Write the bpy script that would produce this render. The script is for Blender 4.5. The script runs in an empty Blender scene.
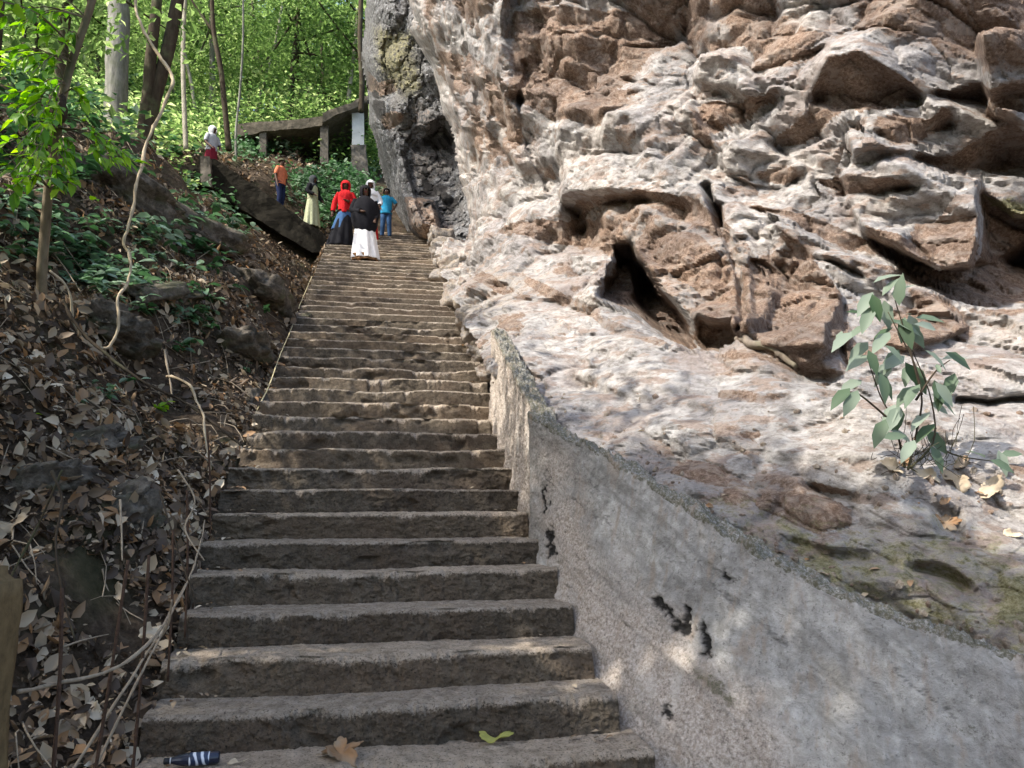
import bpy, bmesh, math, random
import numpy as np
from mathutils import Vector, Matrix
random.seed(7)
RNG = np.random.default_rng(11)
SC = bpy.context.scene
COL = SC.collection

# ------------------------------------------------------------------ camera
FPX, PITCH, YAW = 769.0, math.radians(8.0), math.radians(10.3)
CAM = np.array([0.0, 0.0, 1.17])
Fv = np.array([math.sin(YAW)*math.cos(PITCH), math.cos(YAW)*math.cos(PITCH), math.sin(PITCH)])
Rv = np.array([math.cos(YAW), -math.sin(YAW), 0.0])
Uv = np.cross(Rv, Fv)
cd = bpy.data.cameras.new('camera')
cam = bpy.data.objects.new('camera', cd); COL.objects.link(cam)
cd.sensor_width = 36.0; cd.lens = 36.0*FPX/1024.0; cd.clip_start = 0.05; cd.clip_end = 1000
M = Matrix(((Rv[0], Uv[0], -Fv[0]), (Rv[1], Uv[1], -Fv[1]), (Rv[2], Uv[2], -Fv[2])))
cam.matrix_world = Matrix.Translation(Vector(CAM)) @ M.to_4x4()
SC.camera = cam

# ------------------------------------------------------------------ sky, sun, exposure
SUN_TO = Vector((-0.74, -0.28, 0.86)).normalized()       # direction towards the sun
EL = math.asin(SUN_TO.z); AZ = math.atan2(SUN_TO.x, SUN_TO.y)
w = bpy.data.worlds.new('World'); SC.world = w; w.use_nodes = True
nt = w.node_tree; bg = nt.nodes['Background']
sky = nt.nodes.new('ShaderNodeTexSky'); sky.sky_type = 'NISHITA'; sky.sun_disc = False
sky.sun_elevation = EL; sky.sun_rotation = AZ; sky.dust_density = 3.0; sky.air_density = 1.0
nt.links.new(sky.outputs[0], bg.inputs[0]); bg.inputs[1].default_value = 0.15
sl = bpy.data.lights.new('sun', 'SUN'); sl.energy = 2.9; sl.angle = math.radians(0.6); sl.color = (1.0, 0.94, 0.85)
so = bpy.data.objects.new('sun', sl); COL.objects.link(so); so.rotation_euler = SUN_TO.to_track_quat('Z', 'Y').to_euler()
SC.view_settings.view_transform = 'Standard'; SC.view_settings.look = 'None'
SC.view_settings.gamma = 1; SC.view_settings.use_curve_mapping = False
SC.view_settings.exposure = 1.42
SC.cycles.max_bounces = 7; SC.cycles.transparent_max_bounces = 6
SC.cycles.diffuse_bounces = 4

# ------------------------------------------------------------------ helpers
def rays(u, v):
    u = np.asarray(u, float); v = np.asarray(v, float)
    return Fv + Rv*((u-512)/FPX)[..., None] + Uv*((384-v)/FPX)[..., None]
def at(u, v, Y):
    r = rays(u, v); return CAM + r*(np.asarray(Y)/r[..., 1])[..., None]
def atV(u, v, Y): return Vector(at(u, v, Y))

def hash3(ix, iy, iz, seed):
    h = (ix.astype(np.int64)*374761393 + iy.astype(np.int64)*668265263 + iz.astype(np.int64)*2147483647 + seed*974634777) & 0xffffffff
    h = ((h ^ (h >> 13))*1274126177) & 0xffffffff
    h = ((h ^ (h >> 16))*2246822519) & 0xffffffff
    return h ^ (h >> 15)
def rnd(h, k=0):
    h = (h + k*0x9E3779B1) & 0xffffffff
    h = ((h ^ (h >> 15))*2246822519) & 0xffffffff
    h = ((h ^ (h >> 13))*3266489917) & 0xffffffff
    return (h ^ (h >> 16))/4294967295.0
def vnoise(p, seed=0):
    i = np.floor(p).astype(np.int64); f = p-i; f = f*f*f*(f*(f*6-15)+10); o = 0
    for dx in (0, 1):
        for dy in (0, 1):
            for dz in (0, 1):
                wgt = (f[:, 0] if dx else 1-f[:, 0])*(f[:, 1] if dy else 1-f[:, 1])*(f[:, 2] if dz else 1-f[:, 2])
                o = o + wgt*rnd(hash3(i[:, 0]+dx, i[:, 1]+dy, i[:, 2]+dz, seed))
    return o*2-1
def fbm(p, octv=4, seed=0, gain=0.5):
    a, s, o = 1.0, 0, 0
    for k in range(octv):
        o = o + a*vnoise(p*(2.03**k)+k*17.3, seed+k); s += a; a *= gain
    return o/s
def cells(p, seed=0, tilt=1.0):
    """jittered cells: every cell is a tilted plane; returns offset, id noise and edge distance"""
    i = np.floor(p).astype(np.int64)
    best = np.full(len(p), 1e9); sec = best.copy(); off = np.zeros(len(p)); cid = np.zeros(len(p))
    for dx in (-1, 0, 1):
        for dy in (-1, 0, 1):
            for dz in (-1, 0, 1):
                c = i + np.array([dx, dy, dz]); h = hash3(c[:, 0], c[:, 1], c[:, 2], seed)
                q = c + np.stack([rnd(h, 1), rnd(h, 2), rnd(h, 3)], 1); dlt = p-q
                d = np.sqrt((dlt**2).sum(1))
                g = np.stack([rnd(h, 4)-.5, rnd(h, 5)-.5, rnd(h, 6)-.5], 1)*2*tilt
                val = (rnd(h, 7)*2-1) + (dlt*g).sum(1)
                m = d < best
                sec = np.where(m, best, np.minimum(sec, d))
                best = np.where(m, d, best); off = np.where(m, val, off); cid = np.where(m, rnd(h, 8), cid)
    return off, cid, sec-best

def blocks(p, seed=0, k=1.15, tilt=.66, off=.5):
    """piecewise planar blocks that meet in sharp creases (the highest of the tilted pyramids around a point)"""
    i = np.floor(p).astype(np.int64); best = np.full(len(p), -1e9); cid = np.zeros(len(p)); sec = best.copy()
    for dx in (-1, 0, 1):
        for dy in (-1, 0, 1):
            for dz in (-1, 0, 1):
                c = i + np.array([dx, dy, dz]); h = hash3(c[:, 0], c[:, 1], c[:, 2], seed)
                dl = p-(c+np.stack([rnd(h, 1), rnd(h, 2), rnd(h, 3)], 1))
                g = np.stack([rnd(h, 4)-.5, rnd(h, 5)-.5, rnd(h, 6)-.5], 1)*2*tilt
                a = np.abs(dl); val = (rnd(h, 7)*2-1)*off+(dl*g).sum(1)-k*np.maximum(np.maximum(a[:, 0], a[:, 1]), a[:, 2])-k*.30*a.sum(1)
                m = val > best; sec = np.where(m, best, np.maximum(sec, val)); best = np.where(m, val, best); cid = np.where(m, rnd(h, 8), cid)
    return best+.25, cid, best-sec

def mesh_from(name, verts, faces, mat=None, smooth=True, attrs=None):
    me = bpy.data.meshes.new(name)
    verts = np.asarray(verts, dtype=np.float32)
    if isinstance(faces, np.ndarray):
        n, k = faces.shape
        me.vertices.add(len(verts)); me.vertices.foreach_set('co', verts.ravel())
        me.loops.add(n*k); me.loops.foreach_set('vertex_index', faces.astype(np.int32).ravel())
        me.polygons.add(n); me.polygons.foreach_set('loop_start', np.arange(0, n*k, k, dtype=np.int32))
        me.polygons.foreach_set('loop_total', np.full(n, k, dtype=np.int32))
        me.update(calc_edges=True); me.validate()
    else:
        me.from_pydata([tuple(map(float, x)) for x in verts], [], faces); me.update()
    me.polygons.foreach_set('use_smooth', np.full(len(me.polygons), smooth))
    if attrs:
        for k, a in attrs.items():
            at_ = me.attributes.new(k, 'FLOAT', 'POINT'); at_.data.foreach_set('value', np.asarray(a, dtype=np.float32).ravel())
    if mat: me.materials.append(mat)
    return me
def obj(name, me, parent=None, loc=None):
    o = bpy.data.objects.new(name, me); COL.objects.link(o)
    if parent: o.parent = parent
    if loc is not None: o.location = loc
    return o
def empty(name, loc=(0, 0, 0), rz=0.0):
    o = bpy.data.objects.new(name, None); COL.objects.link(o); o.location = loc; o.rotation_euler = (0, 0, rz)
    o.empty_display_size = .2; return o
def tag(o, label=None, cat=None, group=None, kind=None):
    if label: o['label'] = label
    if cat: o['category'] = cat
    if group: o['group'] = group
    if kind: o['kind'] = kind
    return o
def grid_faces(nu, nv, wrap=False):
    a = np.arange(nu*nv).reshape(nv, nu)
    if wrap: a = np.concatenate([a, a[:, :1]], 1)
    return np.stack([a[:-1, :-1].ravel(), a[:-1, 1:].ravel(), a[1:, 1:].ravel(), a[1:, :-1].ravel()], 1)
def merge(parts):
    V, Fc, n = [], [], 0
    for v, f in parts:
        V.append(np.asarray(v, float)); Fc += [tuple(int(i)+n for i in q) for q in f]; n += len(v)
    return np.concatenate(V), Fc
def tube(path, radii, seg=8, rough=0.0, seed=0, caps=True):
    P = np.asarray(path, float); n = len(P); rad = np.asarray(radii, float)*np.ones(n)
    T = np.gradient(P, axis=0); T /= np.linalg.norm(T, axis=1)[:, None]+1e-9
    ref = np.array([0.0, 0, 1]) if abs(T[0][2]) < .9 else np.array([1.0, 0, 0])
    N = np.zeros_like(P); x = np.cross(T[0], ref); x /= np.linalg.norm(x); N[0] = x
    for i in range(1, n):
        x = N[i-1]-T[i]*(N[i-1]@T[i]); N[i] = x/(np.linalg.norm(x)+1e-9)
    B = np.cross(T, N); a = np.linspace(0, 2*np.pi, seg, endpoint=False)
    V = P[:, None]+(N[:, None]*np.cos(a)[None, :, None]+B[:, None]*np.sin(a)[None, :, None])*rad[:, None, None]
    if rough:
        nz = fbm(V.reshape(-1, 3)*(1.2/max(rad.max(), .01)), 3, seed).reshape(n, seg, 1)
        V = V+(V-P[:, None])*nz*rough
    V = V.reshape(-1, 3); Fc = [tuple(q) for q in grid_faces(seg, n, True)]
    if caps: Fc += [tuple(range(seg-1, -1, -1)), tuple(range((n-1)*seg, n*seg))]
    return V, Fc
def smooth_path(pts, n=24):
    P = np.asarray(pts, float); t = np.linspace(0, len(P)-1, n); out = []
    for s in t:
        i = min(int(s), len(P)-2); f = s-i
        p0 = P[max(i-1, 0)]; p1 = P[i]; p2 = P[i+1]; p3 = P[min(i+2, len(P)-1)]
        out.append(.5*((2*p1)+(-p0+p2)*f+(2*p0-5*p1+4*p2-p3)*f*f+(-p0+3*p1-3*p2+p3)*f**3))
    return np.array(out)

# ------------------------------------------------------------------ materials
class NT:
    def __init__(s, name):
        s.m = bpy.data.materials.new(name); s.m.use_nodes = True; s.t = s.m.node_tree
        s.b = s.t.nodes['Principled BSDF']; s.out = s.t.nodes['Material Output']
        s.co = s.t.nodes.new('ShaderNodeTexCoord').outputs['Object']
    def n(s, typ, **kw):
        nd = s.t.nodes.new(typ)
        for k, v in kw.items(): setattr(nd, k, v)
        return nd
    def l(s, a, b): s.t.links.new(a, b)
    def noise(s, scale, detail=6, rough=.6, vec=None, stretch=None, dist=0):
        nd = s.n('ShaderNodeTexNoise'); nd.inputs['Scale'].default_value = scale
        nd.inputs['Detail'].default_value = detail; nd.inputs['Roughness'].default_value = rough; nd.inputs['Distortion'].default_value = dist
        v = vec or s.co
        if stretch:
            mp = s.n('ShaderNodeMapping'); s.l(v, mp.inputs[0]); mp.inputs['Scale'].default_value = stretch[0]; mp.inputs['Rotation'].default_value = stretch[1]; v = mp.outputs[0]
        s.l(v, nd.inputs['Vector']); return nd.outputs['Fac']
    def ramp(s, fac, stops, interp='LINEAR'):
        r = s.n('ShaderNodeValToRGB'); s.l(fac, r.inputs[0]); r.color_ramp.interpolation = interp
        el = r.color_ramp.elements
        while len(el) < len(stops): el.new(.5)
        for e, (p, c) in zip(el, stops):
            e.position = p; e.color = (c, c, c, 1) if isinstance(c, (int, float)) else (*c, 1)
        return r.outputs[0]
    def attr(s, name):
        a = s.n('ShaderNodeAttribute'); a.attribute_name = name; return a.outputs['Fac']
    def mix(s, fac, a, b, mode='MIX'):
        m = s.n('ShaderNodeMix', data_type='RGBA', blend_type=mode)
        for sock, val in ((m.inputs[0], fac), (m.inputs[6], a), (m.inputs[7], b)):
            if isinstance(val, (int, float)): sock.default_value = val
            elif isinstance(val, tuple): sock.default_value = (*val, 1)
            else: s.l(val, sock)
        return m.outputs[2]
    def math(s, op, a, b=0.0, clamp=False):
        m = s.n('ShaderNodeMath', operation=op); m.use_clamp = clamp
        for sock, val in ((m.inputs[0], a), (m.inputs[1], b)):
            if isinstance(val, (int, float)): sock.default_value = val
            else: s.l(val, sock)
        return m.outputs[0]
    def bump(s, h, strength=.5, dist=.02, prev=None):
        b = s.n('ShaderNodeBump'); b.inputs['Strength'].default_value = strength; b.inputs['Distance'].default_value = dist
        s.l(h, b.inputs['Height'])
        if prev: s.l(prev, b.inputs['Normal'])
        return b.outputs[0]
    def fin(s, color, rough=.85, normal=None, spec=.25):
        if isinstance(color, tuple): s.b.inputs['Base Color'].default_value = (*color, 1)
        else: s.l(color, s.b.inputs['Base Color'])
        s.b.inputs['Roughness'].default_value = rough; s.b.inputs['Specular IOR Level'].default_value = spec
        if normal: s.l(normal, s.b.inputs['Normal'])
        return s.m

def mat_rock(grey=False):
    s = NT('grey_outcrop_rock' if grey else 'cliff_rock')
    n1 = s.noise(1.1, 8, .62, dist=.6); n2 = s.noise(8, 9, .76, stretch=((1, 1, 1.7), (.3, .4, 0))); n3 = s.noise(30, 8, .76)
    pale = s.ramp(n2, [(.31, (.13, .118, .108)), (.41, (.28, .265, .25)), (.51, (.43, .418, .405)), (.66, (.62, .615, .61))])
    pink = s.ramp(n3, [(.3, (.22, .16, .135)), (.6, (.40, .32, .28)), (.8, (.53, .46, .42))])
    big = s.ramp(s.noise(.9, 5, .55, dist=1.2), [(.40, (.72, .70, .70)), (.52, (1, .98, .96)), (.62, (1.12, 1.06, 1.0))]); pale = s.mix(1.0, pale, big, 'MULTIPLY')
    warm = s.ramp(s.noise(3.2, 7, .65, stretch=((1, 1, 2.5), (.2, .5, .3))), [(.54, 0), (.59, .8)]); pale = s.mix(warm, pale, s.ramp(n3, [(.3, (.17, .115, .085)), (.7, (.45, .36, .30))]))
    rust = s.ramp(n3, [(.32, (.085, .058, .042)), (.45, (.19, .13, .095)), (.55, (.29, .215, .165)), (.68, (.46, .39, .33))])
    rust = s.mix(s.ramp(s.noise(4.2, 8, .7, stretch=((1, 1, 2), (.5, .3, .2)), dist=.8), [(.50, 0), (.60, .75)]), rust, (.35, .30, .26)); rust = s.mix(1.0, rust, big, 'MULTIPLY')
    if grey: pale = s.ramp(n2, [(.36, (.03, .028, .026)), (.46, (.10, .097, .094)), (.55, (.21, .21, .213)), (.75, (.62, .63, .65))]); pink = s.ramp(n3, [(.3, (.05, .045, .038)), (.7, (.22, .20, .18))])
    moss = s.ramp(n3, [(.34, (.09, .085, .035)), (.5, (.25, .23, .12)), (.68, (.42, .385, .27))])
    tan = s.ramp(n3, [(.34, (.15, .115, .08)), (.5, (.34, .28, .215)), (.68, (.50, .445, .37))])
    c = s.mix(s.ramp(n1, [(.53, 0), (.62, .45)]), pale, pink)
    def mk(a, nz, lo=.41, hi=.60):    # attribute with an edge broken up by noise
        return s.ramp(s.math('ADD', s.math('MULTIPLY', s.attr(a), 1.0), s.math('MULTIPLY', s.math('SUBTRACT', nz, .5), 1.3)), [(lo, 0), (hi, 1)])
    c = s.mix(mk('tan', n2), c, tan)
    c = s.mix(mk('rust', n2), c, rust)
    c = s.mix(mk('moss', n2), c, moss)
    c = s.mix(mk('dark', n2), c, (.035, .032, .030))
    crack = s.n('ShaderNodeTexVoronoi', feature='DISTANCE_TO_EDGE'); crack.inputs['Scale'].default_value = 2.3
    mp = s.n('ShaderNodeMapping'); mp.inputs['Scale'].default_value = (1, 1, 2.4); mp.inputs['Rotation'].default_value = (.25, .5, 0)
    va = s.n('ShaderNodeVectorMath', operation='ADD'); nv = s.n('ShaderNodeTexNoise'); nv.inputs['Scale'].default_value = 3; nv.inputs['Detail'].default_value = 5
    s.l(s.co, nv.inputs['Vector']); s.l(s.co, va.inputs[0]); s.l(nv.outputs['Color'], va.inputs[1]); s.l(va.outputs[0], mp.inputs[0]); s.l(mp.outputs[0], crack.inputs['Vector'])
    ck = s.ramp(crack.outputs[0], [(0, 0), (.035, 1)])
    v2 = s.n('ShaderNodeTexVoronoi', feature='F1'); v2.inputs['Scale'].default_value = 5.5; v2.inputs['Detail'].default_value = 3; v2.inputs['Roughness'].default_value = .7; s.l(mp.outputs[0], v2.inputs['Vector'])
    nrm = s.bump(v2.outputs['Distance'], .6, .03); nrm = s.bump(n3, .95, .02, nrm); nrm = s.bump(n2, .45, .04, nrm)
    nrm = s.bump(ck, .45, .02, nrm)
    nrm = s.bump(s.noise(100, 5, .8), 1, .011, nrm)
    return s.fin(c, .82, nrm, .3)
def mat_wall():
    s = NT('weathered_concrete_wall')
    n1 = s.noise(1.6, 7, .6, dist=.4); n2 = s.noise(8, 8, .7, dist=.5); n3 = s.noise(60, 6, .75)
    streak = s.noise(7, 6, .6, stretch=((3.5, 3.5, .35), (.35, -.25, 0)))
    grey = s.ramp(n2, [(.3, (.20, .195, .185)), (.5, (.35, .343, .33)), (.72, (.52, .51, .495))])
    grey = s.mix(s.ramp(streak, [(.36, .28), (.55, 0)]), grey, (.15, .14, .12)); grey = s.mix(1.0, grey, s.ramp(s.noise(1.0, 5, .6, dist=1.5), [(.38, (.74, .72, .70)), (.5, (.98, .97, .95)), (.62, (1.14, 1.12, 1.08))]), 'MULTIPLY')
    pink = s.ramp(n3, [(.36, (.20, .165, .135)), (.5, (.40, .345, .295)), (.66, (.57, .51, .45))])
    a = s.ramp(s.math('ADD', s.attr('base'), s.math('MULTIPLY', s.math('SUBTRACT', n1, .5), 1.2)), [(.3, 0), (.62, 1)])
    c = s.mix(a, grey, pink)
    lime = s.ramp(s.noise(3.1, 6, .6, stretch=((2, 2, .5), (.4, .2, 0))), [(.56, 0), (.68, .6)])
    c = s.mix(lime, c, (.52, .48, .43))
    mo = s.ramp(s.math('ADD', s.attr('moss'), s.math('MULTIPLY', s.math('SUBTRACT', n3, .5), 1.6)), [(.4, 0), (.7, .85)])
    c = s.mix(mo, c, (.085, .08, .045))
    speck = s.ramp(s.noise(46, 5, .75), [(.35, .55), (.44, 0)])
    c = s.mix(speck, c, (.06, .055, .045))
    rs = s.ramp(s.noise(4.5, 6, .6, stretch=((3.2, 3.2, .5), (.5, .1, 0))), [(.56, 0), (.66, .5)]); c = s.mix(rs, c, (.30, .235, .18)); c = s.mix(s.attr('streak'), c, (.10, .094, .082)); c = s.mix(s.attr('dark'), c, (.012, .011, .010))
    nrm = s.bump(n3, .75, .012); nrm = s.bump(n2, .5, .03, nrm)
    return s.fin(c, .9, nrm, .2)
def mat_step():
    s = NT('rough_step_concrete')
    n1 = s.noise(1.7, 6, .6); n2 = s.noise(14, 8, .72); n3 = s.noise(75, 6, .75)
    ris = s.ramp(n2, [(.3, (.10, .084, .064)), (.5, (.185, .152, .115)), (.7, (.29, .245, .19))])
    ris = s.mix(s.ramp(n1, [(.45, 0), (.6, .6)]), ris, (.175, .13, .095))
    tr = s.ramp(n2, [(.3, (.30, .25, .195)), (.5, (.55, .465, .375)), (.70, (.74, .65, .55))])  # tread colour: worn paler, with sky light painted in as well
    a = s.ramp(s.math('ADD', s.attr('wear_skylight'), s.math('MULTIPLY', s.math('SUBTRACT', n3, .5), .8)), [(.4, 0), (.6, 1)])
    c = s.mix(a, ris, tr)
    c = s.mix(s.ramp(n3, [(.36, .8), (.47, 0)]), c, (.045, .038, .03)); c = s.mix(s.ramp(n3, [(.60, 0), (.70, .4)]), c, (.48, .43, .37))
    oi = s.n('ShaderNodeObjectInfo').outputs['Random']; c = s.mix(1.0, c, s.ramp(oi, [(0, (.78, .77, .76)), (.5, (.95, .94, .92)), (1, (1.15, 1.1, 1.03))]), 'MULTIPLY')
    nrm = s.bump(n3, 1, .035); nrm = s.bump(n2, 1, .05, nrm)
    return s.fin(c, .95, nrm, .1)
def mat_soil():
    s = NT('forest_soil')
    n1 = s.noise(1.2, 8, .65); n2 = s.noise(16, 8, .7)
    c = s.ramp(n2, [(.3, (.028, .02, .013)), (.52, (.085, .062, .043)), (.72, (.16, .125, .09))])
    c = s.mix(s.ramp(n1, [(.52, 0), (.66, .55)]), c, (.055, .062, .03))
    nrm = s.bump(n2, 1, .06); return s.fin(c, .95, nrm, .1)
def mat_dark_rock():
    s = NT('mossy_dark_rock')
    n1 = s.noise(2.2, 7, .6); n2 = s.noise(12, 8, .7)
    c = s.ramp(n2, [(.3, (.04, .034, .027)), (.5, (.125, .105, .082)), (.7, (.27, .235, .19))])
    c = s.mix(s.ramp(n1, [(.5, 0), (.64, .7)]), c, (.10, .11, .045))
    return s.fin(c, .88, s.bump(n2, 1, .05), .25)
def mat_plain(name, col, rough=.8, var=.35, scale=12, bump=.3, spec=.25, dist=.01):
    s = NT(name); n = s.noise(scale, 6, .65)
    lo = tuple(x*(1-var) for x in col); hi = tuple(min(1, x*(1+var)) for x in col)
    c = s.ramp(n, [(.3, lo), (.7, hi)])
    return s.fin(c, rough, s.bump(n, bump, dist), spec)
def mat_leaf(name, stops, trans=.35, rough=.55, attr='tone', spec=.3):
    s = NT(name); c = s.ramp(s.attr(attr), stops)
    s.fin(c, rough, None, spec)
    t = s.n('ShaderNodeBsdfTranslucent')
    hs = s.n('ShaderNodeHueSaturation'); hs.inputs['Value'].default_value = 1.7; hs.inputs['Saturation'].default_value = 1.1; s.l(c, hs.inputs['Color']); s.l(hs.outputs[0], t.inputs[0])
    mx = s.n('ShaderNodeMixShader'); mx.inputs[0].default_value = trans
    s.l(s.b.outputs[0], mx.inputs[1]); s.l(t.outputs[0], mx.inputs[2]); s.l(mx.outputs[0], s.out.inputs[0])
    return s.m
def mat_bark(name, lo, hi):
    s = NT(name); n = s.noise(9, 7, .65, stretch=((1, 1, .25), (0, 0, 0))); n2 = s.noise(2.5, 4)
    c = s.ramp(n, [(.3, lo), (.7, hi)]); c = s.mix(s.ramp(n2, [(.5, 0), (.65, .4)]), c, (.12, .14, .07))
    return s.fin(c, .9, s.bump(n, .8, .03), .15)

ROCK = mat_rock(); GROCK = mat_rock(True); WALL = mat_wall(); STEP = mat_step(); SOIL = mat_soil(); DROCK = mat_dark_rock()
OLDC = mat_plain('old_stained_concrete', (.13, .115, .095), .92, .5, 6, .6, .15, .03)
SLAB = mat_plain('shade_dark_concrete', (.02, .0175, .013), .93, .55, 5, .7, .1, .03)  # near-black base colour carries the parapet's shade
BANK = mat_plain('mossy_beam_concrete', (.13, .112, .085), .92, .4, 7, .6, .15, .02)
PALEC = mat_plain('whitewashed_concrete', (.62, .62, .58), .85, .12, 5, .3)
PILLAR = mat_plain('brown_rendered_pillar', (.16, .112, .055), .9, .3, 25, .5, .15, .01)
G_FAR = mat_leaf('forest_leaf', [(0, (.035, .075, .025)), (.4, (.12, .19, .06)), (.75, (.25, .34, .13)), (1, (.50, .55, .28))], .62, .6)
G_BRT = mat_leaf('bright_sapling_leaf', [(0, (.05, .13, .02)), (.5, (.13, .30, .03)), (1, (.32, .52, .05))], .5, .4)
G_UND = mat_leaf('undergrowth_leaf', [(0, (.02, .055, .02)), (.5, (.05, .12, .045)), (.8, (.16, .27, .15)), (1, (.34, .44, .33))], .3, .35, spec=.7)
G_CLF = mat_leaf('dusty_cliff_leaf', [(0, (.045, .085, .035)), (.5, (.125, .17, .115)), (1, (.25, .295, .235))], .25, .5)
LITTER = mat_leaf('dead_leaf', [(0, (.035, .024, .016)), (.2, (.10, .07, .048)), (.4, (.21, .148, .092)), (.52, (.32, .18, .085)), (.6, (.28, .215, .145)), (.8, (.43, .345, .24)), (1, (.72, .62, .47))], .12, .6)
BARK_D = mat_bark('dark_bark', (.025, .018, .012), (.085, .065, .045))
BARK_G = mat_bark('grey_bark', (.10, .10, .085), (.30, .29, .25))
BARK_P = mat_bark('pale_bark', (.22, .20, .15), (.48, .44, .36))
SAPB = mat_bark('sapling_bark', (.07, .05, .03), (.27, .22, .15))
VINE = mat_bark('vine_bark', (.28, .21, .13), (.58, .48, .34))
RUSTY = mat_plain('rusty_iron', (.07, .04, .025), .8, .5, 60, .5)
DRYST = mat_plain('dry_stem', (.30, .24, .17), .8, .35, 40, .3)

# ------------------------------------------------------------------ stairs
D0, RUN, RISE = 3.5, .345, .17
def stair_z(y): return (np.asarray(y)-D0)*RISE/RUN
ks = np.array([-4, 0, 1, 3, 5, 7, 12, 20, 44, 60]); 
def xl(k): return np.interp(k, [-9, 0, 3, 7, 20, 48], [-.93, -.96, -1.0, -1.07, -1.06, -1.13])
def xr(k): return np.interp(k, [-9, 0, 1, 2, 4, 6, 8, 12, 20, 48], [1.9, 1.27, 1.2, 1.18, 1.15, 1.1, 1.11, 1.2, 1.25, 1.18])
stairs = tag(empty('stone_staircase', (0, D0, 0)), 'long worn concrete staircase climbing between leafy slope and pale cliff', 'staircase')
TOPK = 46
for k in range(-7, TOPK+1):
    y0 = D0+k*RUN; z0 = k*RISE; near = k < 9
    nx = 420 if k < 4 else 300 if near else 160 if k < 22 else 100
    a, b = xl(k)-.01*(k % 3), xr(k)+.03
    xs = np.linspace(a, b, nx)
    e = np.stack([xs*1.6, np.full(nx, k*7.7), np.zeros(nx)], 1)
    ampf = .55 if k % 4 in (1, 2) and k > 2 else 1.0
    if 9 <= k <= 15: ampf = 1.8
    dy = fbm(e, 3, 5)*.045*ampf; dz = fbm(e+31, 3, 9)*.016*ampf
    chip = np.maximum(0, fbm(e*5+77, 5, 3, .65)-.06)*.12*ampf
    rr = (.018 if k > 2 else .04)+.02*np.clip(fbm(e*1.3+5, 2, 12)+.4, 0, 1)+chip
    prof = []                                    # (y,z,wear,use) across the profile, back to riser foot
    nt_, nr_, nf_ = (14, 10, 26) if near else (5, 5, 10) if k < 22 else (3, 4, 6)
    back = RUN+.10
    rows = []
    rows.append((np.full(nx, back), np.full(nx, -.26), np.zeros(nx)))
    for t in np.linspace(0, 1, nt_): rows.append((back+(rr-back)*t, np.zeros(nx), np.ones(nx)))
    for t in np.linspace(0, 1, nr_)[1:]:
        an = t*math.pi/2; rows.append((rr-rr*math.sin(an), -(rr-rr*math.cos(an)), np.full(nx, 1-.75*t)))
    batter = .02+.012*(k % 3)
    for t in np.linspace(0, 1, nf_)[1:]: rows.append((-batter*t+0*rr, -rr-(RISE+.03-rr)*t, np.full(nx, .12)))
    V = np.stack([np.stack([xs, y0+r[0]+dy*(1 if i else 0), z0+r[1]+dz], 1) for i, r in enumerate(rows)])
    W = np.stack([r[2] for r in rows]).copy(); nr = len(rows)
    P = V.reshape(-1, 3)
    if k < 22:
        n = fbm(P*np.array([14, 14, 22.]), 5, 21, .65)*(.022 if near else .018)+fbm(P*5, 3, 8)*.014
        fr = (W.reshape(-1) < .9)
        n = n+fbm(P*np.array([38, 38, 46.]), 3, 23, .7)*(.010 if near else .006)
        P[:, 1] -= np.where(fr, n, 0); P[:, 2] += np.where(fr, 0, n*.45)
        gouge = np.maximum(0, fbm(P*np.array([4, 3, 7.])+9, 4, 40)-.2)*.13
        P[:, 1] += np.where(fr, gouge, 0)
    f1 = grid_faces(nx, nr)
    me = mesh_from('step', P, f1, STEP, True, {'wear_skylight': W.reshape(-1)})
    bm = bmesh.new(); bm.from_mesh(me); bm.verts.ensure_lookup_table()
    idx = np.arange(nr*nx).reshape(nr, nx)
    for side in (0, -1):
        try: bm.faces.new([bm.verts[i] for i in (idx[:, side] if side == 0 else idx[::-1, side])])
        except Exception: pass
    bm.faces.new([bm.verts[i] for i in idx[0, ::-1]][:0] or [bm.verts[idx[0, 0]], bm.verts[idx[-1, 0]], bm.verts[idx[-1, -1]], bm.verts[idx[0, -1]]])
    bm.to_mesh(me); bm.free()
    me.transform(Matrix.Translation((0, -D0, 0)))
    obj('step', me, stairs)

# ------------------------------------------------------------------ terrain
def hill_z(x, y):
    x = np.asarray(x, float); y = np.asarray(y, float)
    sz = stair_z(np.clip(y, -6, 60)); sz = np.where(y > 19.6, stair_z(19.6)-.1+np.minimum(y-19.6, 6.4)*.75+np.clip(y-26, 0, 200)*.30, sz)
    kk = (y-D0)/RUN
    left = np.clip(xl(np.clip(kk, -9, 48))-.0-x, 0, None)
    near = np.clip((20-y)/4, 0, 1)
    p = np.stack([x, y, np.zeros_like(x)], -1).reshape(-1, 3)
    n = fbm(p*.55, 4, 61).reshape(x.shape)*.55+fbm(p*2.2, 3, 62).reshape(x.shape)*.13
    ledge = np.abs(((left*.7+y*.12+n*.6) % .9)/.9-.35)*.45*near
    sl_ = np.interp(y, [12, 18, 22, 26], [.74, .60, .38, .13])
    z = sz-.16+np.interp(y, [12.5, 15.5, 19.2, 20.5], [0, -1.05, -1.10, .0])*np.minimum(left/.4, 1)+sl_*(np.minimum(left, 3.5)+.68*np.clip(left-3.5, 0, 14))+np.minimum(left/.6, 1)*(n*.8*np.clip((24-y)/8, .35, 1)+ledge*np.minimum(left, 1))
    z = z+np.where(y > 20, np.clip(n*.8, -.2, .5), 0)
    inst = (x > xl(np.clip(kk, -9, 48))) & (y < 19.8); z = np.where(inst, sz-.36, z)
    rt = np.clip(x-2.0, 0, None); z = np.where(y > 20, z+rt*.25, z)
    return z
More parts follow.
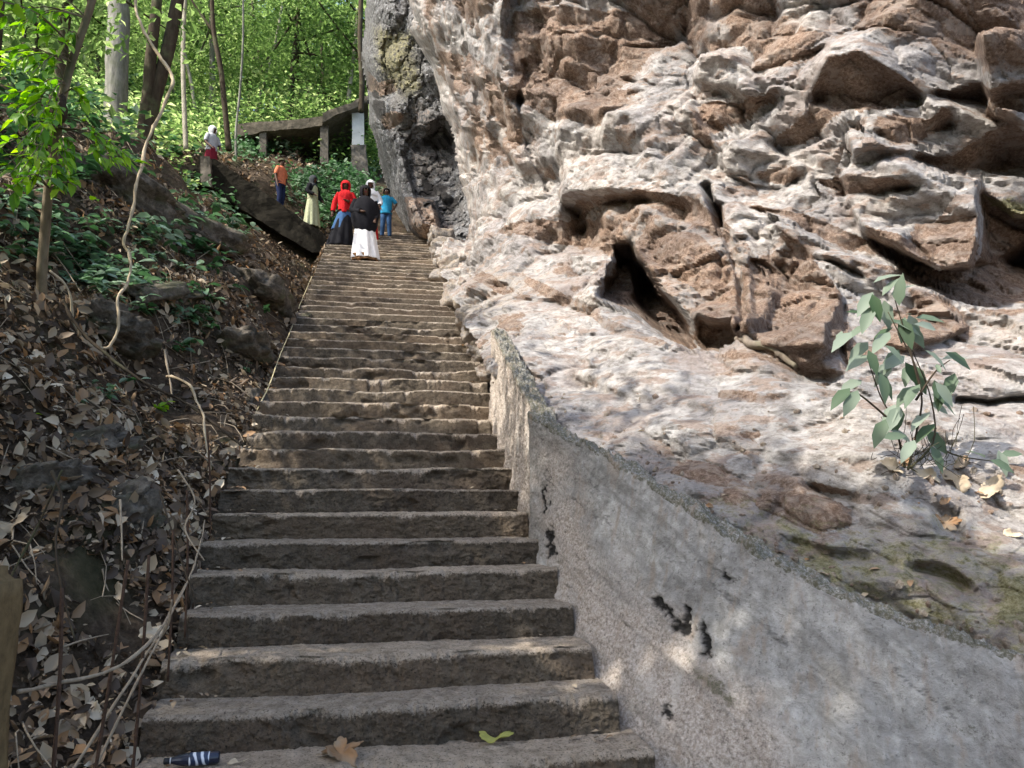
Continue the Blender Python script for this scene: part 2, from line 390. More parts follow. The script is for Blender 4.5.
gx = np.concatenate([np.linspace(-70, -12, 60), np.linspace(-11.9, -.6, 230), np.linspace(-.5, 45, 90)])
gy = np.concatenate([np.linspace(-12, 1, 24), np.linspace(1.1, 22, 330), np.linspace(22.5, 130, 110)])
GX, GY = np.meshgrid(gx, gy)
GZ = hill_z(GX, GY)
me = mesh_from('ground', np.stack([GX, GY, GZ], -1).reshape(-1, 3), grid_faces(len(gx), len(gy)), SOIL)
tag(obj('ground', me), 'steep forest hillside of dark soil beside the stairs', 'ground', kind='structure')
def gz(x, y): return float(hill_z(np.array([x]), np.array([y]))[0])
def on_hill(u, v, lo=1.2, hi=60):
    """where the ray through a pixel meets the hillside"""
    r = rays(u, v)
    ts = np.linspace(lo, hi, 900); P = CAM+r[None]*ts[:, None]/r[1]
    d = P[:, 2]-hill_z(P[:, 0], P[:, 1]); i = np.argmax(d < 0)
    return Vector(P[i] if d[i] < 0 else P[-1])
# ------------------------------------------------------------------ cliff (relief surface with real depth)
def tps(pts, vals, reg=1e-4):
    P = np.asarray(pts, float)/500.0; n = len(P)
    r = np.linalg.norm(P[:, None]-P[None], axis=2); K = r*r*np.log(r+1e-9)
    A = np.zeros((n+3, n+3)); A[:n, :n] = K+reg*np.eye(n); A[:n, n] = 1; A[:n, n+1:] = P; A[n:, :n] = A[:n, n:].T
    s = np.linalg.solve(A, np.concatenate([vals, np.zeros(3)]))
    def ev(u, v):
        Q = np.stack([u, v], -1).reshape(-1, 2)/500.0; o = s[n]+Q@s[n+1:]
        for i in range(n):
            r = np.sqrt(((Q-P[i])**2).sum(1)); o = o+s[i]*r*r*np.log(r+1e-9)
        return o.reshape(np.shape(u))
    return ev
def inside(u, v, poly):
    c = np.zeros(np.shape(u), bool); n = len(poly)
    for i in range(n):
        x1, y1 = poly[i]; x2, y2 = poly[(i+1) % n]
        if y1 == y2: continue
        m = ((y1 > v) != (y2 > v)) & (u < (x2-x1)*(v-y1)/(y2-y1)+x1); c ^= m
    return c
def dist_line(u, v, pl):
    d = np.full(np.shape(u), 1e9)
    for (x1, y1), (x2, y2) in zip(pl[:-1], pl[1:]):
        L = (x2-x1)**2+(y2-y1)**2+1e-9; t = np.clip(((u-x1)*(x2-x1)+(v-y1)*(y2-y1))/L, 0, 1)
        d = np.minimum(d, np.hypot(u-x1-t*(x2-x1), v-y1-t*(y2-y1)))
    return d
def dist_poly(u, v, poly): return dist_line(u, v, list(poly)+[poly[0]])
def blob(u, v, poly, soft):       # 1 inside, soft border
    d = dist_poly(u, v, poly); ins = inside(u, v, poly)
    return np.clip(np.where(ins, .5+d/soft*.5, .5-d/soft*.5), 0, 1)

class Relief:
    def __init__(s, u0, u1, v0, v1, step, ctrl, warp=3.0, seed=3):
        s.us = np.arange(u0, u1, step); s.vs = np.arange(v0, v1, step)
        s.u, s.v = np.meshgrid(s.us, s.vs); s.shape = s.u.shape
        q = np.stack([s.u.ravel()/45, s.v.ravel()/45, np.zeros(s.u.size)], 1)
        w1 = fbm(q, 5, seed, .42).reshape(s.shape)*warp*1.5; w2 = fbm(q+40, 5, seed+5, .42).reshape(s.shape)*warp*1.5
        s.wu, s.wv = s.u+w1, s.v+w2           # wobbly coordinates: features get broken, natural outlines
        base = tps([c[:2] for c in ctrl], np.log([c[2] for c in ctrl]))
        s.Y = np.exp(base(s.u, s.v)); s.att = {k: np.zeros(s.shape) for k in ('rust', 'tan', 'moss', 'dark')}
    def under(s, top, bot, A, ret=14, rust=.9, lip=0.0, power=1.0):
        """overhang: below the lip the rock recedes by A metres, then a sloping ledge comes back out"""
        tu, tv = zip(*top); bu, bv = zip(*bot); u0, u1 = max(min(tu), min(bu)), min(max(tu), max(bu))
        vt = np.interp(s.wu, tu, tv); vb = np.interp(s.wu, bu, bv); h = np.maximum(vb-vt, .5)
        edge = np.clip(np.minimum(s.wu-u0, u1-s.wu)/14, 0, 1)*np.clip(h/4, 0, 1)
        t = (s.wv-vt)/h
        A = A*.60
        prof = np.where((t >= 0) & (t <= 1), np.clip(t, 0, 1)**power, 0)
        prof = np.where(t > 1, np.clip(1-(s.wv-vb)/ret, 0, 1), prof)
        s.Y += A*prof*edge
        if lip: s.Y -= lip*.5*np.where(t < 0, np.exp(-(vt-s.wv)/12), 0)*edge
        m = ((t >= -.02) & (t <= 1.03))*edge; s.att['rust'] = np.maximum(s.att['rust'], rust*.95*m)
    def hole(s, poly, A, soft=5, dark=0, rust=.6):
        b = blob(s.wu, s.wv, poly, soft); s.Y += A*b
        s.att['rust'] = np.maximum(s.att['rust'], rust*(b > .4)); s.att['dark'] = np.maximum(s.att['dark'], dark*(b > .5))  # dark tints the hollow itself, painting in cave shadow
    def facet(s, poly, a, gu, gv, soft=3, rust=0):
        """planar block face: depth a at its centre, slopes gu, gv metres per 100 px"""
        b = blob(s.wu, s.wv, poly, soft); cu = np.mean([p[0] for p in poly]); cv = np.mean([p[1] for p in poly])
        s.Y += b*(a+gu*(s.u-cu)/100+gv*(s.v-cv)/100)
        if rust: s.att['rust'] = np.maximum(s.att['rust'], rust*(b > .5))
    def crack(s, line, A, wdt=2.0):
        d = dist_line(s.wu, s.wv, line); s.Y += A*np.exp(-(d/wdt)**2)
    def paint(s, key, poly, val, soft=25):
        s.att[key] = np.maximum(s.att[key], val*blob(s.wu, s.wv, poly, soft))
    def world(s): return at(s.u, s.v, s.Y).reshape(-1, 3)
def disp(P, layers, normal):
    out = P.copy()
    for amt, fn in layers: out = out+normal*(amt*fn(P))[:, None]
    return out
def rot(ax, ay, az):
    return np.array(Matrix.Rotation(az, 3, 'Z') @ Matrix.Rotation(ay, 3, 'Y') @ Matrix.Rotation(ax, 3, 'X'))

cliff = Relief(394, 1420, -330, 700, 1.9, [
    (400, -250, 15), (400, 0, 15), (430, 110, 15.2), (460, 200, 14.0), (462, 240, 13.6), (440, 262, 14.5),
    (520, -250, 9.9), (520, 0, 10.3), (530, 100, 10.5), (545, 180, 10.5), (500, 220, 11.6), (480, 280, 10.9), (470, 320, 9.6), (500, 330, 8.4),
    (560, 240, 9.9), (560, 300, 8.5), (540, 400, 6.4), (600, 340, 7.3), (600, 430, 5.6), (650, -250, 8.1), (650, 0, 8.5), (640, 120, 8.6), (650, 200, 8.3),
    (660, 300, 7.4), (650, 350, 6.5), (660, 400, 5.6), (670, 500, 4.65), (760, 100, 7.2), (760, 220, 7.1), (760, 320, 6.2), (760, 380, 5.2), (760, 450, 4.5), (780, 570, 3.85),
    (800, -250, 6.8), (800, 0, 6.9), (870, 100, 6.4), (870, 200, 6.3), (880, 300, 5.9), (880, 380, 4.75), (880, 470, 4.0), (900, 630, 3.42),
    (1000, -250, 6.0), (1000, 0, 6.0), (1010, 100, 6.0), (1010, 200, 6.1), (1010, 290, 5.7), (1000, 350, 4.75), (1000, 420, 4.15), (1010, 500, 3.7), (1030, 600, 3.2), (1030, 680, 2.97),
    (1400, -250, 5.0), (1400, 0, 4.9), (1400, 300, 3.6), (1400, 600, 2.6)], warp=4.0)
c = cliff
# upper left bulk: big slabs that lean out
c.facet([(396, -330), (510, -330), (506, 40), (527, 110), (540, 168), (500, 176), (462, 186), (440, 120), (402, 40)], -.2, -.9, .55, 5)
c.paint('rust', [(440, 60), (500, 90), (545, 172), (470, 190), (452, 150)], .50, 26)
c.paint('rust', [(425, -60), (505, -40), (510, 40), (440, 30)], .40, 26)
c.crack([(428, 50), (450, 90), (486, 132), (520, 172)], .35, 2.4)
c.crack([(436, 70), (470, 120), (498, 160)], .22, 2)
c.under([(425, 52), (470, 56), (520, 100), (540, 140)], [(425, 54), (470, 84), (520, 150), (540, 172)], .35, 8, .6)
c.under([(505, 60), (516, 98), (560, 102), (600, 108), (640, 92)], [(505, 62), (516, 108), (560, 124), (600, 128), (640, 96)], .35, 10, .7)
c.under([(505, 12), (540, 6), (580, 0), (640, -8), (700, -30)], [(505, 60), (520, 104), (600, 104), (650, 40), (700, -20)], .5, 14, .85, lip=.08)
c.facet([(525, 105), (610, 108), (600, 180), (545, 185), (530, 150)], .15, -.5, .2, 4)
c.crack([(527, 60), (531, 120), (540, 185)], .3, 2)
c.under([(560, 96), (600, 92), (640, 84)], [(560, 108), (600, 108), (640, 90)], .3, 6, .9)
# foot of the bulk and the cave
c.under([(490, 232), (520, 222), (560, 218), (600, 224), (640, 238)], [(490, 236), (520, 238), (560, 238), (600, 248), (640, 254)], .28, 12, .9, lip=.06)
c.facet([(565, 205), (640, 195), (700, 205), (742, 235), (775, 290), (752, 330), (700, 332), (660, 290), (640, 262), (575, 246)], .06, -.5, -.4, 7, .55)
c.under([(640, 240), (660, 228), (700, 236), (740, 280)], [(640, 250), (660, 262), (700, 292), (740, 300)], .4, 8, .9)
c.under([(590, 214), (640, 188), (690, 196), (735, 232)], [(590, 216), (640, 205), (690, 222), (735, 240)], .25, 7, .9)
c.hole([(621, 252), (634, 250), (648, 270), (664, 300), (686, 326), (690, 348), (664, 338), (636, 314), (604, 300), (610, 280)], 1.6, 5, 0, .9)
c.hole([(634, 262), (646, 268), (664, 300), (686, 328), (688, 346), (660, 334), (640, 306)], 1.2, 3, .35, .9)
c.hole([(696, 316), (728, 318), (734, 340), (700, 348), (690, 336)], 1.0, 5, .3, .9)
c.crack([(700, 180), (728, 240), (738, 300), (742, 330)], .4, 3)
c.hole([(712, 200), (722, 204), (730, 230), (722, 232)], .5, 4, 0, .7)
# ledges, overhangs and cracks of the right half
c.under([(690, 96), (712, 92), (740, 86), (782, 82)], [(690, 98), (712, 128), (740, 112), (782, 92)], .55, 12, .95, lip=.12)
c.under([(800, 96), (832, 64), (862, 60), (900, 72), (928, 90)], [(800, 98), (832, 104), (862, 114), (900, 98), (928, 92)], .55, 14, .9, lip=.1)
c.under([(755, 124), (790, 112), (812, 100), (850, 110)], [(755, 128), (790, 130), (812, 126), (850, 114)], .45, 10, .8)
c.under([(862, 120), (892, 108), (930, 110), (960, 98)], [(862, 128), (892, 138), (930, 130), (960, 112)], .5, 10, .9, lip=.1)
c.under([(905, 146), (945, 142), (985, 124), (1030, 122), (1400, 130)], [(905, 152), (945, 166), (985, 166), (1030, 160), (1400, 170)], .55, 12, .85, lip=.18)
c.under([(925, 86), (970, 76), (1030, 70), (1400, 60)], [(925, 90), (970, 92), (1030, 86), (1400, 90)], .45, 10, .7, lip=.12)
c.under([(740, 58), (780, 50), (810, 44), (830, 38)], [(740, 62), (780, 64), (810, 54), (830, 42)], .3, 8, .7)
c.under([(690, 30), (710, 26), (725, 24)], [(690, 40), (710, 42), (725, 30)], .3, 6, .6)
c.under([(800, 160), (840, 166), (880, 170), (920, 176)], [(800, 166), (840, 186), (880, 186), (920, 178)], .45, 10, .8)
c.under([(740, 196), (780, 200), (820, 214), (870, 232), (900, 244)], [(740, 202), (780, 212), (820, 232), (870, 248), (900, 250)], .4, 9, .75)
c.under([(735, 150), (770, 148), (800, 152)], [(735, 158), (770, 166), (800, 158)], .25, 8, .7)
c.under([(745, 258), (780, 256), (810, 262), (835, 276)], [(745, 264), (780, 276), (810, 282), (835, 282)], .3, 7, .7)
# the big squared block and the deep recess under it
c.facet([(838, 160), (900, 156), (976, 172), (976, 232), (968, 268), (935, 268), (900, 246), (858, 220), (842, 190)], -.42, -.25, -.30, 3)
c.under([(900, 204), (940, 208), (977, 206)], [(900, 232), (940, 264), (977, 268)], .35, 5, .95)
c.under([(858, 214), (885, 222), (905, 232), (935, 256)], [(858, 222), (885, 246), (905, 262), (935, 272)], .5, 6, 1)
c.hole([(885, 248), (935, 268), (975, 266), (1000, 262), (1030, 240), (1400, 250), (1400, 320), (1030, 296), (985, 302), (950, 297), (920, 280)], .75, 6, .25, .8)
c.hole([(978, 190), (1010, 215), (1030, 215), (1030, 262), (982, 262)], .5, 5, 0, .8)
c.paint('moss', [(980, 196), (1024, 192), (1060, 210), (1024, 214), (990, 210)], .9, 8)
c.facet([(975, 30), (1030, 20), (1400, 10), (1400, 130), (1024, 118), (985, 100)], -.3, .2, .2, 4)
c.paint('rust', [(712, -20), (760, -30), (800, 20), (812, 50), (760, 45), (730, 30)], 0.70, 16)
c.paint('rust', [(820, -40), (1400, -60), (1400, 60), (985, 52), (930, 46), (860, 38)], 0.68, 16)
c.paint('rust', [(960, 100), (1010, 90), (1030, 116), (1000, 128)], 0.68, 8)
c.paint('rust', [(745, 262), (790, 262), (838, 300), (850, 345), (800, 362), (752, 320)], 0.92, 12)
c.paint('rust', [(690, 106), (712, 118), (708, 140), (690, 130)], 0.81, 8)
c.paint('rust', [(900, 280), (950, 300), (962, 325), (925, 322)], 0.84, 8)
c.paint('rust', [(620, 60), (700, 20), (700, -60), (600, -60)], 0.61, 20)
c.paint('rust', [(880, 40), (905, 45), (940, 75), (915, 80)], 0.47, 10)
c.facet([(748, 256), (838, 300), (852, 345), (800, 364), (750, 330)], 0, -.5, -.2, 3)
c.under([(820, 250), (850, 256), (900, 262), (940, 285)], [(820, 256), (850, 276), (900, 276), (940, 288)], .25, 6, .6)
c.under([(728, 322), (760, 338), (800, 360), (840, 372)], [(728, 336), (760, 352), (800, 372), (840, 376)], .35, 12, .6)
c.facet([(738, 262), (802, 244), (838, 292), (826, 347), (765, 353), (741, 317)], -.12, -.35, -.15, 2, .8)
c.facet([(780, 205), (838, 225), (900, 262), (880, 285), (810, 250), (775, 228)], -.14, .1, -.5, 2)
c.facet([(705, 125), (760, 118), (800, 150), (770, 170), (715, 158)], -.12, .2, -.35, 2)
c.facet([(840, 118), (880, 100), (930, 118), (905, 145), (850, 150)], -.15, .15, -.4, 2)
c.facet([(700, 30), (790, 60), (800, 88), (740, 84), (690, 70)], -.12, .3, -.2, 2)
c.facet([(850, 262), (930, 285), (962, 318), (900, 345), (850, 330)], -.12, -.2, -.3, 2, .3)
# lower shelf
('tan', [(500, 330), (600, 370), (700, 400), (830, 395), (930, 440), (1060, 500), (1060, 720), (480, 720)], .66, 60)
c.paint('tan', [(430, 240), (540, 250), (560, 300), (500, 340), (470, 340)], .45, 30)
c.paint('moss', [(690, 455), (760, 470), (830, 495), (930, 480), (1060, 520), (1400, 560), (1400, 720), (700, 720), (690, 520)], .50, 60)
c.paint('rust', [(640, 425), (720, 430), (820, 470), (860, 510), (760, 500), (660, 470)], .34, 40)
c.paint('moss', [(740, 500), (800, 510), (860, 560), (960, 600), (960, 640), (820, 600)], .66, 30)
c.paint('moss', [(990, 560), (1040, 570), (1040, 640), (980, 640)], .7, 20)
c.under([(800, 480), (825, 486), (862, 498)], [(800, 484), (825, 494), (862, 502)], .2, 8, .7)
c.under([(905, 560), (940, 562), (980, 582)], [(905, 564), (940, 576), (980, 592)], .22, 10, .5)
for tl, A_ in (([(560, 372), (640, 392), (720, 404)], .2), ([(780, 530), (830, 546), (880, 552)], .16)):
    c.under(tl, [(x, y+8) for x, y in tl], A_, 18, .35)
c.hole([(935, 505), (962, 512), (966, 540), (940, 536)], .12, 5, 0, .2)
c.under([(650, 388), (700, 386), (760, 394), (800, 392)], [(650, 392), (700, 394), (760, 404), (800, 396)], .16, 9, .3)
c.under([(510, 268), (560, 290), (600, 318), (640, 332), (680, 352)], [(510, 274), (560, 302), (600, 330), (640, 342), (680, 358)], .22, 10, .6, lip=.08)
c.under([(470, 268), (500, 282), (516, 290)], [(470, 280), (500, 292), (516, 294)], .18, 8, .7)
c.crack([(955, 392), (985, 398), (1040, 396)], .3, 3)
c.crack([(840, 300), (842, 340), (850, 370)], .2, 2)
for _ in range(2):
    Yp = np.pad(c.Y, 1, mode='edge'); c.Y = (Yp[:-2, 1:-1]+Yp[2:, 1:-1]+Yp[1:-1, :-2]+Yp[1:-1, 2:]+2*Yp[1:-1, 1:-1])/6
P = c.world(); nrm = np.array([-.72, -.66, .22]); nrm /= np.linalg.norm(nrm)
RA = rot(.35, .42, .2); RB = rot(-.2, .75, .1)
upper = np.clip((430-c.v)/80, .22, 1).ravel()*np.clip((c.u-470).ravel()/60, .55, 1)
wob = np.stack([fbm(P*1.7, 4, 201), fbm(P*1.7+9, 4, 202), fbm(P*1.7+21, 4, 203)], 1)
q = P@RA+wob*.12
wq = q+wob*.05
o1, i1, z1 = blocks(q*np.array([.30, .42, .85]), 51)
o2, i2, z2 = blocks(wq*np.array([.8, 1.1, 2.1])+5, 52)
o3, i3, z3 = blocks((P@RB+wob*.05)*np.array([2.3, 3.0, 5.6])+9, 53)
n1_, _i, _z = blocks(q*np.array([.34, .5, .95])+40, 151); n2_, _i, _z = blocks(wq*np.array([.9, 1.3, 2.5])+50, 152); n3_, _i, _z = blocks((P@RB+wob*.05)*np.array([2.6, 3.3, 6.4])+60, 153)
o1 = (o1-n1_)*.80; o2 = (o2-n2_)*.80; o3 = (o3-n3_)*.8
o4, i4, z4 = blocks((P@RA+wob*.05)*np.array([9, 12, 20])+3, 54)
o5, i5, z5 = blocks((P@RB)*np.array([22, 26, 44])+3, 56)
fine = fbm(P*np.array([16, 16, 24.]), 4, 77, .6)
sm_ = 1-.55*np.maximum.reduce([blob(c.wu, c.wv, pg, 14) for pg in ([(530, 110), (615, 62), (655, 28), (680, 75), (674, 128), (631, 158), (540, 166)], [(540, 177), (625, 164), (690, 195), (631, 216), (552, 214), (480, 236), (468, 190)], [(500, 236), (560, 262), (600, 320), (690, 360), (800, 400), (700, 430), (560, 380), (490, 300)])]).ravel()
sc = np.clip(c.Y.ravel()/7, .5, 1.6)
up_ = np.clip(upper, .8, 1)
mk_ = np.clip(fbm(P*1.5, 3, 88)*3+.6, 0, 1)
dsp = -up_*(mk_*.10*np.exp(-(z1/.035)**2)+(1-mk_*.5)*.06*np.exp(-(z2/.05)**2)*sm_+.022*np.exp(-(z3/.06)**2))+up_*(o1*.55*np.clip(upper+.1, .45, 1)+sm_*(o2*.34+o3*.085))+o4*.013+o5*.004+fine*.004+fbm(P*.7, 2, 31)*.05
vb = (P-CAM); vb /= np.linalg.norm(vb, axis=1)[:, None]
ndir = nrm*.55-vb*.45
P2 = P+ndir*(dsp*np.sqrt(sc))[:, None]
c.att['rust'] = np.clip(c.att['rust']+(i1.reshape(c.shape) > .78)*.12+(i2.reshape(c.shape) > .72)*.34+(i3.reshape(c.shape) > .80)*.25-.05, 0, 1)
# wall crest (pixel) bounds the cliff below, its own left outline bounds it there
CREST = [(492, 335), (512, 362), (535, 408), (565, 432), (600, 450), (650, 482), (700, 515), (750, 546), (800, 575), (850, 600), (900, 620), (960, 638), (1024, 655), (1400, 720)]
out = [(1500, -400), (390, -400), (398, -60), (401, 0), (410, 34), (424, 60), (428, 84), (440, 112), (452, 140), (459, 180), (463, 200), (465, 226), (461, 238), (446, 238), (432, 238), (430, 246), (446, 282), (462, 312), (478, 344), (492, 372)]+[(a, b+34) for a, b in CREST[1:]]+[(1500, 760)]
fx = grid_faces(len(c.us), len(c.vs))
keep = inside(c.wu*.35+c.u*.65, c.wv*.35+c.v*.65, out).ravel(); fx = fx[keep[fx].all(1)]
# wrap the left edge back round so the bulk has thickness
lft = [(390, -400), (398, -60), (401, 0), (410, 34), (424, 60), (440, 112), (452, 140), (463, 200), (465, 238)]
dl = dist_line(c.u, c.v, lft).ravel(); P2 = CAM+(P2-CAM)*(1+.22*np.exp(-dl/5))[:, None]
used = np.unique(fx); remap = -np.ones(len(P2), int); remap[used] = np.arange(len(used))
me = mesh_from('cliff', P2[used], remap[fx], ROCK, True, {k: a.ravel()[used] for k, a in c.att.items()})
me.set_sharp_from_angle(angle=math.radians(24))
tag(obj('cliff', me), 'pale fractured rock cliff rising on the right', 'cliff', kind='structure')

# darker outcrop behind, left of the cliff
o = Relief(352, 500, -160, 262, 1.3, [(365, -150, 17.5), (365, 40, 18.6), (380, 150, 19.4), (398, 230, 19.0), (430, -150, 15.2), (430, 30, 16.8), (430, 130, 17.5), (430, 215, 17.2), (480, -100, 15), (480, 60, 16.5), (480, 200, 17), (440, 245, 16.8)], warp=6)
o.under([(398, 100), (425, 92), (450, 100), (466, 120)], [(398, 150), (425, 215), (450, 236), (466, 236)], .9, 8, .4)
o.hole([(412, 150), (440, 120), (462, 150), (464, 225), (440, 222), (420, 200)], .7, 10, .55, .3)
o.under([(362, 62), (380, 56), (400, 70)], [(362, 84), (380, 92), (400, 84)], .6, 8, .7)
o.under([(372, 120), (390, 112), (410, 118)], [(372, 128), (390, 134), (410, 122)], .5, 8, .7)
o.facet([(404, 196), (432, 200), (444, 234), (428, 238), (412, 224)], -.8, -.3, .6, 3, .8)
o.paint('moss', [(365, 20), (420, 20), (428, 90), (400, 110), (370, 70)], .55, 14)
o.paint('dark', [(362, 30), (380, 30), (388, 90), (375, 110), (364, 80)], .6, 10)
P = o.world(); q = P@RB
a1, b1, e1 = cells(q*np.array([.6, .8, 1.3]), 91, 1); a2, b2, e2 = cells(q*np.array([1.9, 2.2, 3.2])+3, 92, 1.1)
a3, b3, e3_ = cells(q*np.array([5, 6, 8])+3, 94, 1.2)
g1_, _i, y1_ = blocks(q*np.array([.5, .7, 1.0]), 97); g2_, _i, y2_ = blocks(q*np.array([1.5, 1.9, 2.6]), 98)
d = g1_*.55+g2_*.24+a3*.04+fbm(P*3, 5, 93, .6)*.05-.06*np.exp(-(y2_/.05)**2)
o.att['dark'] = np.clip(o.att['dark']*.6+(b2.reshape(o.shape) > .75)*.36+(b1.reshape(o.shape)-.5)*.3, 0, 1)
o.att['rust'] = np.clip(o.att['rust']+(b1.reshape(o.shape)-.75)*.5, 0, 1)
lo = [(362, -200), (364, 20), (361, 60), (368, 90), (369, 125), (376, 150), (386, 186), (394, 214), (404, 236), (430, 246)]
dl = dist_line(o.u, o.v, lo).ravel()
P = P-vb[:1].mean(0)*0+(-(P-CAM)/np.linalg.norm(P-CAM, axis=1)[:, None])*d[:, None]
P = CAM+(P-CAM)*(1+.18*np.exp(-dl/6))[:, None]
poly = lo+[(500, 250), (500, -200)]
fx = grid_faces(len(o.us), len(o.vs)); keep = inside(o.wu*.5+o.u*.5, o.wv*.5+o.v*.5, poly).ravel(); fx = fx[keep[fx].all(1)]
used = np.unique(fx); remap = -np.ones(len(P), int); remap[used] = np.arange(len(used))
me = mesh_from('rock_outcrop', P[used], remap[fx], GROCK, False, {k: a.ravel()[used] for k, a in o.att.items()})
tag(obj('rock_outcrop', me), 'dark and white streaked outcrop beside the top of the stairs', 'cliff', kind='structure')

# ------------------------------------------------------------------ retaining wall along the stairs' right edge
# crest and foot lines in metres (x, y, z)
crest = np.array([(1.16, 7.6, 2.80), (1.16, 6.9, 2.44), (1.15, 6.1, 2.06), (1.15, 5.42, 1.72), (1.27, 5.12, 1.57), (1.46, 4.83, 1.44), (1.78, 4.02, 1.05), (2.04, 3.48, .78), (2.33, 3.13, .61), (2.69, 2.9, .49), (3.3, 2.6, .30), (4.6, 2.2, .05)])
foot = np.array([(1.10, 7.7, 1.6), (1.10, 6.9, 1.35), (1.09, 6.1, 1.0), (1.12, 5.42, .6), (1.14, 5.1, .45), (1.15, 4.8, .3), (1.18, 4.2, 0), (1.24, 3.7, -.3), (1.45, 3.2, -.65), (1.75, 2.75, -.9), (2.2, 2.2, -1.1), (3.2, 1.4, -1.4)])
def resample(P, n): 
    P = smooth_path(P, 300); L = np.concatenate([[0], np.cumsum(np.linalg.norm(np.diff(P, axis=0), axis=1))]); t = np.linspace(0, L[-1], n)
    return np.stack([np.interp(t, L, P[:, i]) for i in range(3)], 1)
def wall_part(name, a, b, label, seed, outw=0.0):
    nS, nT, nC = 420, 200, 30
    A = np.stack([np.interp(np.linspace(a, b, nS), np.arange(len(crest)), crest[:, i]) for i in range(3)], 1)
    B = np.stack([np.interp(np.linspace(a, b, nS), np.arange(len(foot)), foot[:, i]) for i in range(3)], 1)
    kern = np.ones(31)/31
    def sm(Q): 
        pad = np.concatenate([np.repeat(Q[:1], 15, 0)-np.arange(15, 0, -1)[:, None]*(Q[1]-Q[0]), Q, np.repeat(Q[-1:], 15, 0)+np.arange(1, 16)[:, None]*(Q[-1]-Q[-2])])
        return np.stack([np.convolve(pad[:, i], kern, 'valid') for i in range(3)], 1)
    A, B = sm(A), sm(B); T = np.gradient(A, axis=0); T[:, 2] = 0; T /= np.linalg.norm(T, axis=1)[:, None]
    out_ = np.stack([T[:, 1], -T[:, 0], 0*T[:, 0]], 1); out_ *= np.sign(out_[:, :1]+1e-9)       # away from the stairs
    t = np.linspace(0, 1, nT)[:, None, None]
    face = B[None]*(1-t)+A[None]*t
    bow = np.sin(t*math.pi)*.03
    face = face+out_[None]*(bow-outw)
    w_ = np.linspace(0, 1, nC)[1:, None, None]
    nzc = fbm(A*4, 3, seed)[None, :, None]
    top = A[None]+out_[None]*(w_*.16-outw)+np.array([0, 0, 1.])*(.012-.03*w_**2+.012*nzc)
    V = np.concatenate([face, top, top[-1:]-np.array([0, 0, .5])], 0); nV = V.shape[0]
    Pf = V.reshape(-1, 3)
    base = np.zeros((nV, nS)); tt = np.linspace(0, 1, nT)[:, None]
    base[:nT] = np.clip(.92-tt*1.6, 0, 1)
    if a < 2: base[:nT] = .75
    istop = np.zeros((nV, nS)); istop[nT-3:] = 1
    g = fbm(Pf*9, 5, seed+2, .62)*.014+np.minimum(0, fbm(Pf*28, 3, seed+8)+.28)*.018+fbm(Pf*2.2, 3, seed+3)*.020
    g = g+np.where(base.ravel() > .4, fbm(Pf*38, 3, seed+4)*.007, 0)
    d_ = np.tile(out_[None], (nV, 1, 1)).reshape(-1, 3)
    Pf = Pf+d_*g[:, None]+np.array([0, 0, 1.])*(istop.ravel()*(fbm(Pf*13, 5, seed+6, .7)*.075))[:, None]
    dark = np.zeros(len(Pf)); moss = istop.ravel()*.62+.0; streak = np.zeros(len(Pf))
    r = Pf-CAM; z = r@Fv; pu = 512+FPX*(r@Rv)/z; pv = 384-FPX*(r@Uv)/z
    if a >= 2:
        pk = [(530, 440), (552, 600), (600, 790), (830, 790), (760, 690), (690, 640), (640, 590), (590, 520), (560, 455)]
        base = (blob(pu, pv, pk, 60)*.85*(1-istop.ravel())).reshape(nV, nS)
        ca, sa = math.cos(.72), math.sin(.72); al, ac = pu*ca+pv*sa, -pu*sa+pv*ca
        st_ = fbm(np.stack([al/110, ac/5.5, 0*al], 1), 3, 410); s2_ = fbm(np.stack([al/160, ac/14, 0*al+4], 1), 3, 411)
        streak = (np.clip((st_-.12)*1.1, 0, .24)*np.clip(s2_*2+.5, 0, 1)+np.clip((s2_-.1)*.5, 0, .12))*(1-istop.ravel())
        q = np.stack([pu/9, pv/9, 0*pu], 1); wu, wv = pu+fbm(q, 3, 5)*5+fbm(q*2.6, 2, 15)*5, pv+fbm(q+8, 3, 6)*5+fbm(q*2.6+4, 2, 16)*5
        for line, wd, dp in (([(656, 600), (660, 606)], 4.2, .07), ([(666, 612), (670, 616)], 3.6, .06), ([(676, 624), (686, 630)], 5.0, .08), ([(687, 612), (688, 628)], 4.2, .08), ([(704, 628), (705, 634)], 4.0, .07), ([(706, 642), (707, 650)], 4.6, .07), ([(725, 575), (728, 577)], 3, .04), ([(543, 490), (545, 512)], 2.2, .04), ([(549, 530), (551, 552)], 3.0, .05), ([(667, 708), (668, 714)], 3, .03),
                             ([(545, 475), (600, 516), (660, 552), (700, 575), (760, 625), (830, 670)], 1.2, .010), ([(540, 440), (600, 490), (625, 520)], .8, .005), ([(690, 560), (760, 590), (850, 640), (960, 720)], .9, .005)):
            dd = dist_line(wu, wv, line); mm = np.exp(-(dd/wd)**2)*(1 if wd > 2 else np.clip(fbm(Pf*7, 3, 66)*2.2+.15, 0, 1)); Pf = Pf+d_*(mm*dp*.3)[:, None]; dark = np.maximum(dark, np.clip(mm*2.2, 0, 1)*(.97 if wd > 2 else .5))  # shallow pits painted black, standing in for the shade of deep holes
        moss = np.maximum(moss, .66*np.exp(-(dist_line(wu, wv, [(698, 672), (712, 684), (730, 702)])/9)**2)); moss = np.maximum(moss, .5*np.exp(-(dist_line(wu, wv, [(688, 656), (694, 664)])/6)**2)); moss = np.maximum(moss, .45*np.exp(-(dist_line(wu, wv, [(955, 725), (990, 740)])/12)**2))
        moss = np.maximum(moss, .5*np.exp(-(dist_line(wu, wv, [(600, 470), (760, 560), (900, 640)])/6)**2)*0)
